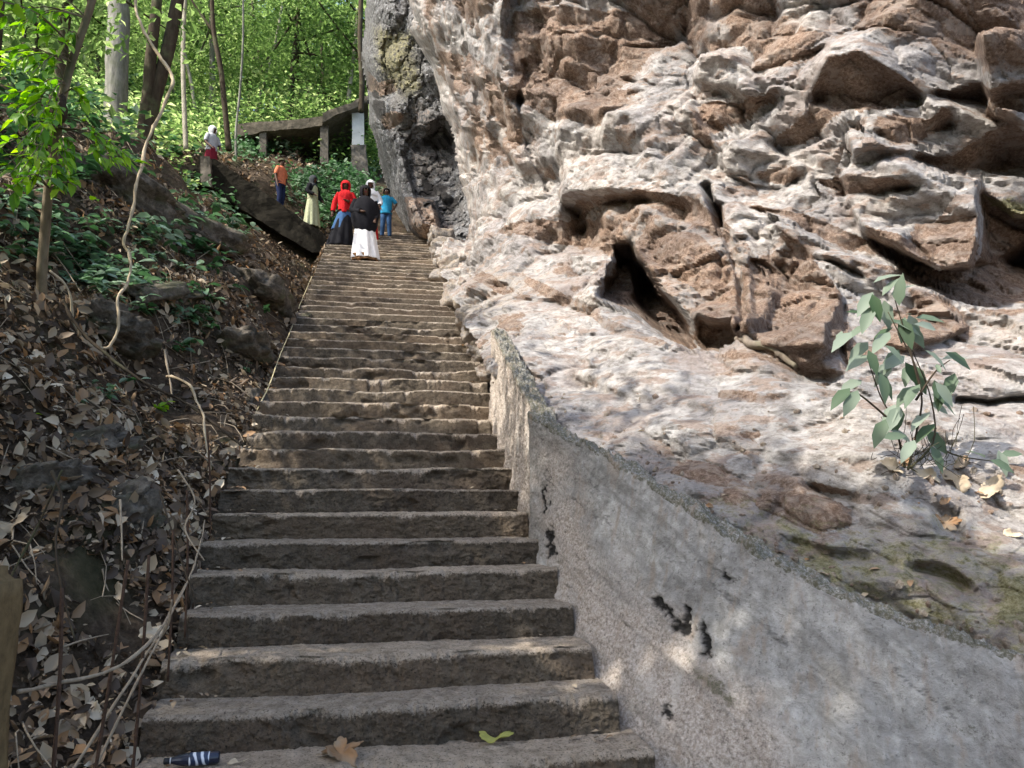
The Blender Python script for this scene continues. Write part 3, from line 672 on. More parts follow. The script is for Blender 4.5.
    f = grid_faces(nS, nV); me = mesh_from(name, Pf, f, WALL, True, {'base': base.ravel(), 'moss': moss, 'dark': dark, 'streak': streak})
    bm = bmesh.new(); bm.from_mesh(me); bm.verts.ensure_lookup_table(); idx = np.arange(nV*nS).reshape(nV, nS)
    for sd in (0, -1):
        try: bm.faces.new([bm.verts[i] for i in idx[:, sd]])
        except Exception: pass
    bm.to_mesh(me); bm.free(); return tag(obj(name, me), label, 'wall')
wall_part('retaining_wall', 0, 2.98, 'short pale upper section of the retaining wall, beside the mid stairs', 300)
wall_part('retaining_wall', 3.03, 11, 'long grey concrete retaining wall curving out at the foot of the stairs', 320, .055)

# ------------------------------------------------------------------ boulders
def boulder(loc, size, rz=0, seed=0, mat=None, sub=4, tilt=(0, 0), jag=.35):
    bm = bmesh.new(); bmesh.ops.create_icosphere(bm, subdivisions=sub, radius=1.0)
    V = np.array([v.co[:] for v in bm.verts]); 
    o_, i_, e_ = cells(V*1.3+seed*3.1, seed, 1.0); o2_, i2_, e2_ = cells(V*3.1+seed, seed+1, 1.0)
    V = np.sign(V)*np.abs(V)**.72
    V = V*(1+o_*jag*.45+o2_*.07+fbm(V*2.5+seed, 4, seed)*.16)[:, None]*np.array(size)
    V = V@np.array(Matrix.Rotation(tilt[0], 3, 'X') @ Matrix.Rotation(tilt[1], 3, 'Y')).T
    for v, co in zip(bm.verts, V): v.co = co
    me = bpy.data.meshes.new('boulder'); bm.to_mesh(me); bm.free(); me.polygons.foreach_set('use_smooth', [True]*len(me.polygons))
    if mat is None: mat = DROCK
    me.materials.append(mat)
    if mat is ROCK:
        for k, vv in (('tan', .5), ('rust', .25), ('moss', 0), ('dark', .0)):
            a_ = me.attributes.new(k, 'FLOAT', 'POINT'); a_.data.foreach_set('value', np.full(len(me.vertices), vv, dtype=np.float32))
    ob = obj('boulder', me, loc=loc); ob.rotation_euler[2] = rz; return ob
BL = [  # pixel, distance, size, label
    (190, 222, None, (.8, .5, .26), 'dark flat rock ledge jutting from the slope beside the hanging vine'),
    (128, 192, None, (.8, .5, .30), 'dark overhanging rock behind the top of the pale vine'),
    (262, 292, None, (.62, .4, .20), 'brown rock ledge under the mossy bank close to the mid stairs'),
    (238, 350, None, (.5, .3, .12), 'flat dark rock slab left of the mid stairs'),
    (100, 330, None, (.5, .35, .18), 'shadowed rock where the vine bends near the ground'),
    (250, 402, None, (.17, .16, .16), 'rounded grey stone touching the left edge of the stairs'),
    (25, 485, None, (.30, .26, .13), 'dark mossy boulder at the left edge of the photo'),
    (118, 508, None, (.22, .22, .16), 'low dark boulder among dead leaves on the slope'),
    (75, 440, None, (.30, .20, .13), 'mossy hump of rock in the leaf litter'),
    (150, 290, None, (.5, .3, .16), 'dark rock half hidden by low leafy plants'),
    (292, 318, None, (.35, .3, .14), 'small ledge rock right against the stair edge'),
]
for i, (u, v, Y, s_, lb) in enumerate(BL):
    p = on_hill(u, v); b = boulder(p+Vector((0, .15, -s_[2]*.35)), s_, .5+i*.4, 400+i*7, DROCK, 5 if u < 160 else 4, (.12, .3)); tag(b, lb, 'rock')
# rubble between the stairs' right edge and the cliff foot
rub = [(436, 238, 16.9, .30), (447, 252, 15.8, .34), (438, 262, 15.0, .22), (455, 272, 13.8, .40), (452, 290, 12.6, .22), (470, 300, 11.9, .42), (474, 322, 10.4, .30), (486, 326, 9.6, .30), (482, 352, 9.2, .20), (486, 372, 8.5, .16), (424, 240, 17.5, .14), (446, 262, 14.6, .15)]
for i, (u, v, Y, s_) in enumerate(rub):
    p = atV(u, v, Y); p.x = max(p.x, 1.22+s_*.75)
    b = boulder(p, (s_, s_*1.1, s_*.7), i*1.3, 500+i*5, ROCK, 4); tag(b, ('broken rock at the right edge of the stairs, %s one down from the top landing' % ['topmost', 'third', 'fifth', 'sixth', 'seventh', 'eighth', 'ninth', 'tenth', 'eleventh', 'lowest', 'second', 'fourth'][i]), 'rock', 'broken rocks along the right edge of the upper stairs')

# crumbs of stone and soil lying on the shelf behind the wall
rngP = np.random.default_rng(91); dcr = dist_line(c.u, c.v, [(a, b+4) for a, b in CREST]).ravel(); cu, cv = c.u.ravel(), c.v.ravel()
wsel = np.exp(-((dcr-12)/16)**2)+.10*((cv > 395) & (cu > 560))+.5*np.exp(-(np.hypot(cu-940, (cv-478)*2)/60)**2); wsel = wsel*keepv if False else wsel*(cu < 1200)*(cv < 670)
sel = rngP.choice(len(P2), 900, p=wsel/wsel.sum(), replace=False); bmp = bmesh.new(); bmesh.ops.create_icosphere(bmp, subdivisions=1, radius=1); iv = np.array([v.co[:] for v in bmp.verts]); ifc = np.array([[v.index for v in f.verts] for f in bmp.faces]); bmp.free()
sz = rngP.uniform(0, 1, len(sel))**3*.028+.005
Vp = P2[sel][:, None]+iv[None]*sz[:, None, None]*rngP.uniform(.45, 1.2, (len(sel), 1, 3))*(1+rngP.uniform(-.25, .25, (len(sel), 12 if len(iv) == 12 else len(iv), 1)))
Fp = (ifc[None]+len(iv)*np.arange(len(sel))[:, None, None]).reshape(-1, 3); Vp = Vp.reshape(-1, 3)
tag(obj('rock_crumbs', mesh_from('rock_crumbs', Vp, Fp, ROCK, False, {'tan': np.full(len(Vp), .6), 'rust': np.repeat(rngP.uniform(0, .7, len(sel)), len(iv)), 'moss': np.zeros(len(Vp)), 'dark': np.zeros(len(Vp))})), 'small stones and crumbs lying on the rock shelf behind the wall', 'stones', kind='stuff')
SHELF_P = P2[rngP.choice(len(P2), 260, p=wsel/wsel.sum(), replace=False)]

def cliff_at(u, v):
    j = int(np.clip(round((u-c.us[0])/1.9), 0, len(c.us)-1)); i = int(np.clip(round((v-c.vs[0])/1.9), 0, len(c.vs)-1)); return P2[i*len(c.us)+j]
# ------------------------------------------------------------------ leaves
def leaf_mesh(name, base, dirs, nors, L, W, tone, mat, simple=True, droop=.25, cup=.25, parent=None):
    """many leaves as one mesh: base points, unit directions, normals, lengths, widths, tones"""
    n = len(base); base = np.asarray(base); L = np.asarray(L)[:, None]; W = np.asarray(W)[:, None]
    d = dirs/np.linalg.norm(dirs, axis=1)[:, None]; s = np.cross(d, nors); s /= np.linalg.norm(s, axis=1)[:, None]+1e-9; nn = np.cross(s, d)
    if simple:
        mid = base+d*L*.5-nn*W*cup*.5
        V = np.stack([base, base+d*L*.5+s*W*.5, base+d*L-nn*L*droop, base+d*L*.5-s*W*.5], 1)
        F = np.arange(4)[None]+4*np.arange(n)[:, None]; k = 4
    else:
        t = [0, .25, .6, 1.0]
        mids = [base+d*L*x-nn*L*droop*x*x for x in t]
        def side(sg, x, w_): return base+d*L*x+s*W*.5*w_*sg-nn*(L*droop*x*x-W*cup*.5*w_)
        V = np.stack([mids[0], mids[1], mids[2], mids[3], side(1, .3, .9), side(1, .65, .8), side(-1, .3, .9), side(-1, .65, .8)], 1)
        q = np.array([[0, 4, 1, 1], [4, 5, 2, 1], [5, 3, 2, 2], [0, 1, 6, 6], [6, 1, 2, 7], [7, 2, 3, 3]])
        fl = []
        for a in ((0, 4, 1), (1, 4, 5), (1, 5, 2), (2, 5, 3), (0, 1, 6), (1, 7, 6), (1, 2, 7), (2, 3, 7)): fl.append(a)
        q = np.array(fl); F = (q[None]+8*np.arange(n)[:, None, None]).reshape(-1, 3); k = 8
    me = mesh_from(name, V.reshape(-1, 3), F, mat, not simple, {'tone': np.repeat(tone, k)})
    return me
def runit(n, rng=RNG):
    v = rng.normal(size=(n, 3)); return v/np.linalg.norm(v, axis=1)[:, None]

def crown_mesh(name, n, R, seed, mat, lsize=(.22, .4), lobes=16, flat=.7, tone=(0, 1), holes=.25):
    rng = np.random.default_rng(seed)
    cs = runit(lobes, rng)*np.array([1, 1, flat])*R*rng.uniform(.35, .95, (lobes, 1)); cr = R*rng.uniform(.22, .46, lobes)
    li = rng.integers(0, lobes, n); p = cs[li]+runit(n, rng)*cr[li][:, None]*rng.uniform(.35, 1, (n, 1))**.5*np.array([1, 1, .62])
    keep = fbm(p*(2.2/R)*1.6+seed, 3, seed) > -holes; p = p[keep]; li = li[keep]; m = len(p)
    d = runit(m, rng); d[:, 2] = d[:, 2]*.5-.25; nr = runit(m, rng)*.7+np.array([0, 0, 1.])
    L = rng.uniform(*lsize, m); lt = rng.uniform(0, 1, lobes)
    tn = np.clip(.5*lt[li]+.5*rng.uniform(0, 1, m), 0, 1)*(tone[1]-tone[0])+tone[0]
    return leaf_mesh(name, p, d, nr, L, L*rng.uniform(.4, .6, m), tn, mat), cs
def tree(loc, h, R, seed, label, trunk_r=.12, bark=None, lean=(0, 0), n=2600, crown=None, mat=None, name='forest_tree', group=None, lsize=(.22, .4), flat=.8, lobes=16, ch=None, holes=.25):
    rng = np.random.default_rng(seed); t = tag(empty(name, loc), label, 'tree', group)
    cz = ch if ch else h-R*.55
    pts = [(0, 0, -.6), (lean[0]*.2+rng.normal()*.06, lean[1]*.2, h*.3), (lean[0]*.6+rng.normal()*.08, lean[1]*.6, h*.62), (lean[0], lean[1], cz+R*.3)]
    pa = smooth_path(pts, 18); parts = [tube(pa, np.linspace(trunk_r, trunk_r*.35, 18)*(1+.5*np.exp(-np.linspace(0, 8, 18))), 9, .12, seed)]
    if crown is None: cme, cs = crown_mesh('crown', n, R, seed, mat or G_FAR, lsize, lobes, flat, holes=holes)
    else: cme, cs = crown
    for c_ in cs[:9]:
        e_ = np.array([lean[0], lean[1], cz])+c_; i = rng.integers(8, 15); s_ = pa[i]; mid = (s_+e_)/2+np.array([0, 0, -.15*R*.3])
        parts.append(tube(smooth_path([s_, mid, e_], 7), np.linspace(trunk_r*.4, .012, 7), 5))
    obj('trunk', mesh_from('trunk', *merge(parts), bark or BARK_D), t)
    obj('crown', cme, t, (lean[0], lean[1], cz)); return t

# canopy trees on the slope left of the stairs: mostly unseen, placed to throw the dappled shade
can = [(-4.9, 1.2, 3.1), (-5.3, 4.6, 3.0), (-5.0, 8.0, 2.7), (-5.6, 11.6, 2.9), (-6.2, 15.6, 2.7), (-3.6, -2.4, 3.3), (-8.2, 3.2, 3.2), (-8.6, 7.6, 3.2), (-9.0, 12.0, 3.0), (-7.3, -.3, 2.8), (-6.8, -3.4, 3.1)]
clab = ['tree beyond the left edge of the photo, level with the lowest steps', 'tree on the slope shading the lower steps', 'leaning tree shading the mid stairs', 'tree on the slope above the pale vine', 'tree near the top of the left slope, below the upper flight',
        'tree behind the photographer on the left', 'outer tree high on the left slope by the lowest steps', 'outer tree high on the left slope by the mid stairs', 'outer tree high on the left slope by the upper stairs', 'tall tree left of the photographer, unseen, added to shade the long curved wall', 'tall tree behind and left of the photographer']  # the wall-shading tree is unseen, added for its shadow
for i, (x, y, R) in enumerate(can):
    g = gz(x, y); zc = float(stair_z(y))+(6.0 if i < 6 else 7.6)+(1.9 if y < 4 else 0)
    if i > 8: zc = 9.7
    tree((x, y, g), zc-g+R, R, 900+i, clab[i], .13, BARK_D, n=9000 if i in (0, 9) else 4600 if i in (1, 5, 10) else 1700 if i < 6 else 1200, ch=zc-g, lsize=(.14, .26), flat=.7, lobes=13, holes=.6 if i in (0, 9) else .12, name='canopy_tree')
# one over the upper stairs' far side and behind the cliff top are left out: the cliff stays sunlit

# ------------------------------------------------------------------ forest behind
crowns = [crown_mesh('crown', 7000, 3.6, 60+i, G_FAR, (.11, .24), 26, .95, (0.05*i, .80+.05*i), .25) for i in range(5)]
fl = ['left of the thick grey trunk', 'behind the twin dark trunks', 'behind the seated figure on the upper landing', 'above the concrete beam', 'beside the dark outcrop']
rngF = np.random.default_rng(5); nF = 0
for Y, n_, hh, z_off in ((29, 7, 9, 0), (36, 8, 12, 0), (46, 9, 15, 0), (58, 9, 18, 0)):
    for j in range(n_):
        u = -60+j*(520/(n_-1))+rngF.uniform(-14, 14)
        r = rays(u, 200); x = float(r[0]/r[1]*Y); y = Y+rngF.uniform(-2, 2)
        s_ = hh/9*rngF.uniform(.85, 1.15)*.95
        lb = 'leafy tree in the %s forest row, above %s' % (['nearest', 'second', 'third', 'farthest'][[28+1, 36, 46, 58].index(Y)], ['the left edge of the photo', 'the leaning sapling', 'the thick grey trunk', 'the dark twin stems', 'the figure heading the upper flight', 'the thin curved sapling', 'the left end of the concrete beam', 'the middle column of the beam', 'the whitewashed column', 'the grey outcrop', 'the right side of the grey outcrop'][min(10, max(0, int((u+60)/48)))])
        t = tree((x, y, gz(x, y)-.2), 8.6, 3.6, 700+nF, lb, .13, BARK_G if j % 3 == 0 else BARK_D, crown=crowns[nF % 5], lean=(rngF.normal()*.5, 0), group='leafy trees of the forest background', ch=5.2)
        t.scale = (s_*1.15, s_*1.15, s_); t.rotation_euler[2] = rngF.uniform(0, 6.28); nF += 1
# low bushes in front of the far trees, and the leafy floor: uncountable
def scatter_leaves(name, pts, sizes, tone_rng, mat, per=1, spread=.1, up=.5, label='', seed=1, aspect=(.45, .65), simple=True, cat='undergrowth'):
    rng = np.random.default_rng(seed); b = np.repeat(pts, per, 0)+rng.normal(size=(len(pts)*per, 3))*spread
    n = len(b); d = runit(n, rng); d[:, 2] = np.abs(d[:, 2])*up; nr = runit(n, rng)*.5+np.array([0, 0, 1.]); L = rng.uniform(*sizes, n)
    tn = rng.uniform(*tone_rng, n); me = leaf_mesh(name, b, d, nr, L, L*rng.uniform(*aspect, n), tn, mat, simple=simple)
    return tag(obj(name, me), label, cat, kind='stuff')
rngB = np.random.default_rng(8); P = []
for Y0, Y1, n_, top in ((24.5, 27, 2600, 2.2), (27, 34, 4200, 2.8), (34, 60, 6000, 4.0)):
    y = rngB.uniform(Y0, Y1, n_); x = rngB.uniform(-.75, .28, n_)*y
    blobz = np.clip(fbm(np.stack([x*.5, y*.5, 0*x], 1), 2, 3)+.55, 0.05, 1)
    P.append(np.stack([x, y, hill_z(x, y)+rngB.uniform(0, 1, n_)*top*blobz], 1))
P = np.concatenate(P); scatter_leaves('forest_undergrowth', P, (.10, .22), (.0, .9), G_FAR, 8, .30, .6, 'dense bright green undergrowth on the forest floor behind the concrete beam', 3)

# hand placed trunks
def stem_path(pix, Ys, n=26): return smooth_path([at(u, v, Y) for (u, v), Y in zip(pix, np.interp(np.linspace(0, 1, len(pix)), np.linspace(0, 1, len(Ys)), Ys))], n)
def trunk_tree(paths, radii, label, bark, mat, cl, seed, name='forest_tree', cn=500, R=1.6, ls=(.14, .26)):
    base = Vector(paths[0][0]); t = tag(empty(name, base), label, 'tree'); parts = []
    for pth, (r0, r1) in zip(paths, radii): parts.append(tube(pth-np.array(base), np.linspace(r0, r1, len(pth)), 12, .10, seed))
    obj('trunk', mesh_from('trunk', *merge(parts), bark), t)
    for i, (top, R_) in enumerate(cl):
        cme, _ = crown_mesh('crown', cn, R_, seed+i, mat, ls, 9, .8); obj('crown', cme, t, Vector(top)-base)
    return t
def up(p, v=(0, 0, 1), L=4): return list(p)+[p[-1]]
pp = stem_path([(115, 140), (117, 60), (119, 20), (119, -20), (120, -80)], [19, 19.5]); trunk_tree([pp], [(.27, .24)], 'thick pale grey tree trunk standing on the slope at upper left', BARK_G, G_FAR, [(pp[-1]+[0, 0, 1.5], 2.2)], 31, cn=900)
p1 = stem_path([(140, 152), (148, 98), (150, 70), (152, 45), (157, 0), (160, -60)], [16.5, 16.5]); p2 = stem_path([(142, 150), (157, 88), (168, 50), (178, 0), (188, -60)], [16.5, 16.8])
trunk_tree([p1, p2], [(.14, .10), (.15, .13)], 'dark tree with two stems rising from one base, right of the grey trunk', BARK_D, G_FAR, [(p1[-1]+[0, 0, 1.2], 1.8), (p2[-1]+[.5, 0, 1.6], 1.8)], 35, cn=700)
pp = stem_path([(186, 150), (184, 100), (183, 50), (185, 0), (186, -50)], [19, 20]); trunk_tree([pp], [(.06, .05)], 'slim pale tree trunk between the dark twin stems and the curved sapling', BARK_P, G_FAR, [(pp[-1]+[0, 0, .8], 1.4)], 37)
pp = stem_path([(229, 150), (225, 110), (221, 70), (214, 34), (212, 0), (211, -50)], [18, 18.5]); pb = stem_path([(214, 32), (205, 20), (194, 4), (186, -12)], [18.3, 18.4])
trunk_tree([pp, pb], [(.07, .045), (.035, .02)], 'thin dark curved sapling with a side branch, left of the concrete beam', BARK_D, G_FAR, [(pp[-1]+[0, 0, .8], 1.5)], 39)
pp = stem_path([(361, 112), (362, 80), (360, 40), (361, 0), (362, -50)], [23, 23]); trunk_tree([pp], [(.09, .07)], 'slender dark trunk rising above the end of the concrete beam', BARK_D, G_FAR, [(pp[-1]+[0, 0, .8], 1.6)], 41)
pp = stem_path([(390, 60), (384, 30), (378, 0), (374, -40)], [21.5, 21.5]); trunk_tree([pp], [(.07, .05)], 'dark leaning stem at the top of the outcrop', BARK_D, G_FAR, [(pp[-1]+[0, 0, .6], 1.3)], 43)
pp = stem_path([(236, 160), (236, 130), (240, 90), (243, 40), (243, -20)], [22, 22.5]); trunk_tree([pp], [(.035, .03)], 'thin stem just left of the concrete beam', BARK_G, G_FAR, [(pp[-1]+[0, 0, .8], 1.4)], 45)
rngT = np.random.default_rng(77)
for j in range(11):
    u = [20, 70, 250, 272, 290, 308, 325, 345, 200, 262, 300][j]; Y = [24, 26, 30, 34, 29, 36, 31, 28, 27, 40, 41][j]; lean = rngT.normal()*14
    pp = stem_path([(u, 150), (u+lean*.3, 90), (u+lean*.7, 40), (u+lean, -30)], [Y, Y]); 
    t = trunk_tree([pp], [(.10 if j % 2 else .06, .05)], 'slender %s forest trunk seen through the leaves above %s' % ('pale' if j % 3 else 'dark', ['the left edge', 'the leaning sapling', 'the left end of the beam', 'the first column of the beam', 'the boy in orange', 'the second beam span', 'the middle column', 'the sloping deck', 'the head of the upper flight', 'the beam, behind another', 'the beam, farthest back'][j]), BARK_P if j % 3 else BARK_D, G_FAR, [(pp[-1]+[0, 0, 1], 1.8)], 46+j, cn=350); t['group'] = 'slender trunks of the forest background'

# ------------------------------------------------------------------ upper flight and elevated concrete walkway
def slab(name, pts_xz, y0, y1, mat, parent=None, rough=.02, origin=(0, 0, 0), cuts=6):
    bm = bmesh.new(); f = [bm.verts.new((x, y0, z)) for x, z in pts_xz]; fc = bm.faces.new(f)
    r = bmesh.ops.extrude_face_region(bm, geom=[fc]); bmesh.ops.translate(bm, verts=[v for v in r['geom'] if isinstance(v, bmesh.types.BMVert)], vec=(0, y1-y0, 0))
    bmesh.ops.recalc_face_normals(bm, faces=bm.faces); bmesh.ops.triangulate(bm, faces=bm.faces)
    for _ in range(cuts):
        ed = [e for e in bm.edges if e.calc_length() > .16]
        if not ed: break
        bmesh.ops.subdivide_edges(bm, edges=ed, cuts=1); bmesh.ops.triangulate(bm, faces=[f for f in bm.faces if len(f.verts) > 3])
    V = np.array([v.co[:] for v in bm.verts]); D = np.stack([fbm(V*3+i*9, 4, 70+i) for i in range(3)], 1)*rough*1.6
    for v, d_ in zip(bm.verts, D): v.co = v.co+Vector(d_)-Vector(origin)
    me = bpy.data.meshes.new(name); bm.to_mesh(me); bm.free(); me.materials.append(mat); return obj(name, me, parent)
def xz(u, v, Y): p = at(u, v, Y); return (float(p[0]), float(p[2]))
Yf = 18.9; org = (-1.2, Yf, 7.2)
uf = tag(empty('upper_staircase', org), 'dark flight climbing left from the top of the main stairs behind a sloping parapet', 'staircase')
slab('parapet', [xz(u, v, Yf) for u, v in [(198, 156), (215, 160), (262, 191), (300, 218), (332, 240), (326, 252), (312, 252), (290, 240), (262, 222), (236, 205), (212, 188), (198, 182)]], Yf, Yf+.28, SLAB, uf, .035, org)
slab('landing', [xz(u, v, Yf) for u, v in [(140, 158), (212, 161), (212, 172), (140, 172)]], Yf+.3, Yf+2.2, SLAB, uf, .03, org)
slab('landing_pier', [xz(u, v, Yf) for u, v in [(203, 160), (212, 161), (214, 190), (204, 186)]], Yf-.25, Yf-.02, OLDC, uf, .03, org)
for k in range(11):
    a = xz(332-k*11, 236-k*7.6, Yf); b = xz(332-(k+1)*11, 236-k*7.6, Yf)
    slab('step', [(a[0], a[1]-.25), (b[0]-.05, a[1]-.25), (b[0]-.05, a[1]), (a[0], a[1])], Yf+.3, Yf+2.0, OLDC, uf, .012, org, 3)
Yw = 24.0; org = tuple(at(300, 125, Yw)); wk = tag(empty('concrete_walkway', org), 'mossy concrete walkway on square columns across the hillside behind the people', 'walkway')
slab('beam', [xz(u, v, Yw) for u, v in [(236, 124), (268, 121), (300, 119), (322, 116), (322, 126), (300, 128), (268, 131), (236, 136)]], Yw, Yw+2.2, BANK, wk, .03, org)
slab('sloping_deck', [xz(u, v, Yw) for u, v in [(323, 117), (345, 108), (368, 99), (368, 106), (345, 115), (323, 126)]], Yw-.25, Yw+2.2, BANK, wk, .03, org)
for u0, u1, v0, v1, m_, nm in ((259, 266, 131, 158, OLDC, 'column'), (320, 328, 119, 162, OLDC, 'column'), (352, 364, 112, 146, PALEC, 'column')):
    slab(nm, [xz(a, b, Yw) for a, b in [(u0, v0), (u1, v0), (u1, v1), (u0, v1)]], Yw+.06, Yw+.42, m_, wk, .012, org)
slab('column_footing', [xz(a, b, Yw) for a, b in [(351, 145), (366, 145), (369, 190), (352, 190)]], Yw-.05, Yw+.5, OLDC, wk, .03, org)
slab('void_shade_panel', [xz(a, b, Yw+2) for a, b in [(238, 128), (350, 118), (350, 175), (238, 165)]], Yw+2.22, Yw+2.5, SLAB, wk, .04, org)  # dark panel added in place of the shaded void under the deck

# ------------------------------------------------------------------ people
SKIN = mat_plain('dark_brown_skin', (.085, .042, .024), .55, .12, 30, .05, .35)
def cloth(name, col, var=.2): return mat_plain(name, col, .88, var, 18, .25, .1)
BLK = cloth('black_cloth', (.012, .012, .015)); WHT = cloth('white_cloth', (.78, .78, .80), .06); RED = cloth('red_cloth', (.48, .018, .022)); BLU = cloth('blue_cloth', (.03, .26, .45))
JEA = cloth('denim_cloth', (.045, .10, .21)); NAV = cloth('navy_cloth', (.015, .022, .06)); ORA = cloth('orange_cloth', (.62, .19, .10)); YEL = cloth('pale_green_cloth', (.40, .42, .27)); MAR = cloth('maroon_cloth', (.20, .02, .04)); BRN = cloth('brown_cloth', (.22, .12, .06)); EYE = mat_plain('eye_white', (.5, .48, .45), .4, .05); GRY = cloth('grey_shirt_cloth', (.45, .47, .52), .1)
def loft(rings, seg=28, folds=0, amp=0, phase=0, cut=None):
    V = []; n = len(rings)
    for j, (cx, cy, z, rx, ry) in enumerate(rings):
        for i in range(seg):
            a = 2*math.pi*i/seg; f_ = 1+amp*math.sin(folds*a+phase+j*.12)*(1-j/max(1, n-1)) if folds else 1
            V.append((cx+rx*f_*math.sin(a), cy-ry*f_*math.cos(a), z))
    F = []
    for j in range(n-1):
        for i in range(seg):
            if cut and cut(j, min(i, seg-i)/seg*360): continue
            F.append((j*seg+i, j*seg+(i+1) % seg, (j+1)*seg+(i+1) % seg, (j+1)*seg+i))
    return V, F
def solid(name, VF, H, mat, parent, thick=.006, sub=1):
    me = mesh_from(name, np.array(VF[0])*H, VF[1], mat); o_ = obj(name, me)
    m1 = o_.modifiers.new('s', 'SOLIDIFY'); m1.thickness = thick*H; m1.offset = 1
    m2 = o_.modifiers.new('u', 'SUBSURF'); m2.levels = m2.render_levels = sub
    dg = bpy.context.evaluated_depsgraph_get(); nm = bpy.data.meshes.new_from_object(o_.evaluated_get(dg)); bpy.data.objects.remove(o_)
    nm.polygons.foreach_set('use_smooth', [True]*len(nm.polygons)); return obj(name, nm, parent)
def body(H, parent, armL, armR, legL, legR, turn=0.0):
    V, E, R = [], [], []
    def add(p, r, prev=None):
        V.append(p); R.append(r)
        if prev is not None: E.append((prev, len(V)-1))
        return len(V)-1
    pel = add((0, 0, .53), .075); sp = add((0, .005, .62), .062, pel); ch = add((0, 0, .73), .075, sp); nb = add((0, .005, .815), .035, ch); nk = add((0, 0, .85), .028, nb)
    h1 = add((0, -.008, .885), .044, nk); h2 = add((0, -.006, .93), .056, h1); h3 = add((0, 0, .97), .042, h2)
    tx, ty = math.sin(turn)*.06, -math.cos(turn)*.06
    nose = add((tx, ty, .922), .010, h2)
    for sg, arm, leg in ((-1, armL, legL), (1, armR, legR)):
        s_ = add((sg*.098, 0, .80), .038, ch); e_ = add(arm[0], .025, s_); w_ = add(arm[1], .018, e_)
        d_ = Vector(arm[1])-Vector(arm[0]); d_.normalize(); sd = Vector((1, 0, 0)) if abs(d_.x) < .8 else Vector((0, 1, 0)); sd = (sd-d_*sd.dot(d_)).normalized()
        palm = Vector(arm[1])+d_*.035; pi = add(tuple(palm), .016, w_)
        for q, (off, ln) in enumerate(((-.014, .038), (-.005, .045), (.005, .042), (.014, .034))):
            k1 = palm+d_*ln*.5+sd*off; k2 = palm+d_*ln+sd*off*1.1+Vector((0, -.008, 0)); a_ = add(tuple(k1), .0052, pi); add(tuple(k2), .0042, a_)
        th = Vector(arm[1])+d_*.02+sd*sg*-.022; a_ = add(tuple(th), .006, pi); add(tuple(th+d_*.02), .0048, a_)
        hp = add((sg*.05, 0, .50), .058, pel); kn = add(leg[0], .036, hp); an = add(leg[1], .022, kn); to = add((leg[1][0], leg[1][1]-.075, leg[1][2]-.025), .016, an)
    me = bpy.data.meshes.new('body'); me.from_pydata([tuple(x*H for x in v) for v in V], E, []); o_ = obj('body', me); m = o_.modifiers.new('skin', 'SKIN'); m.use_smooth_shade = True
    for i, r in enumerate(R):
        me.skin_vertices[0].data[i].radius = (r*H, r*H); me.skin_vertices[0].data[i].use_root = i == 0
    s_ = o_.modifiers.new('sub', 'SUBSURF'); s_.levels = s_.render_levels = 1
    dg = bpy.context.evaluated_depsgraph_get(); nm = bpy.data.meshes.new_from_object(o_.evaluated_get(dg)); bpy.data.objects.remove(o_)
    nm.materials.clear(); nm.materials.append(SKIN); nm.name = 'body'; b = obj('body', nm, parent)
    for sg in (-1, 1):
        bm = bmesh.new(); bmesh.ops.create_uvsphere(bm, u_segments=8, v_segments=6, radius=.0065*H); me = bpy.data.meshes.new('eye'); bm.to_mesh(me); bm.free(); me.materials.append(EYE)
        a = turn+sg*.36; obj('eye', me, parent, Vector((math.sin(a)*.053, -math.cos(a)*.056, .934))*H)
    bm = bmesh.new(); bmesh.ops.create_uvsphere(bm, u_segments=8, v_segments=6, radius=1); me = bpy.data.meshes.new('mouth'); bm.to_mesh(me); bm.free(); me.materials.append(MAR)
    mo = obj('mouth', me, parent, Vector((math.sin(turn)*.05, -math.cos(turn)*.052, .895))*H); mo.scale = (.014*H, .006*H, .004*H); mo.rotation_euler[2] = turn
    return b
DOWN = lambda sg, x=.145, y=-.02, wz=.46: ((sg*.14, .01, .64), (sg*x, y, wz))
def person(label, px, v_feet, Y, H, rz=0, armL=None, armR=None, legL=((-.055, -.02, .28), (-.055, 0, .04)), legR=((.055, -.02, .28), (.055, 0, .04)), turn=0, foot=None):
    p = foot if foot is not None else atV(px, v_feet, Y)
    t = tag(empty('person', p, rz), label, 'person'); body(H, t, armL or DOWN(-1), armR or DOWN(1), legL, legR, turn); return t
def hijab(t, H, mat, rings_low, turn=0, name='headscarf', face=44):
    top = [(0, .005, .845, .055, .05), (0, .0, .87, .062, .06), (0, .0, .90, .066, .068), (0, 0, .93, .068, .072), (0, .004, .96, .062, .066), (0, .006, .985, .044, .046), (0, .008, 1.0, .012, .012)]
    rg = rings_low+top; nl = len(rings_low)
    V, F = loft(rg, 32, 7, .05, .4, cut=lambda j, a: nl <= j < nl+3 and a < face)
    if turn:
        c_, s_ = math.cos(turn), math.sin(turn); V = [(x*c_-y*s_, x*s_+y*c_, z) if z > .84 else (x, y, z) for x, y, z in V]
    return solid(name, (V, F), H, mat, t)
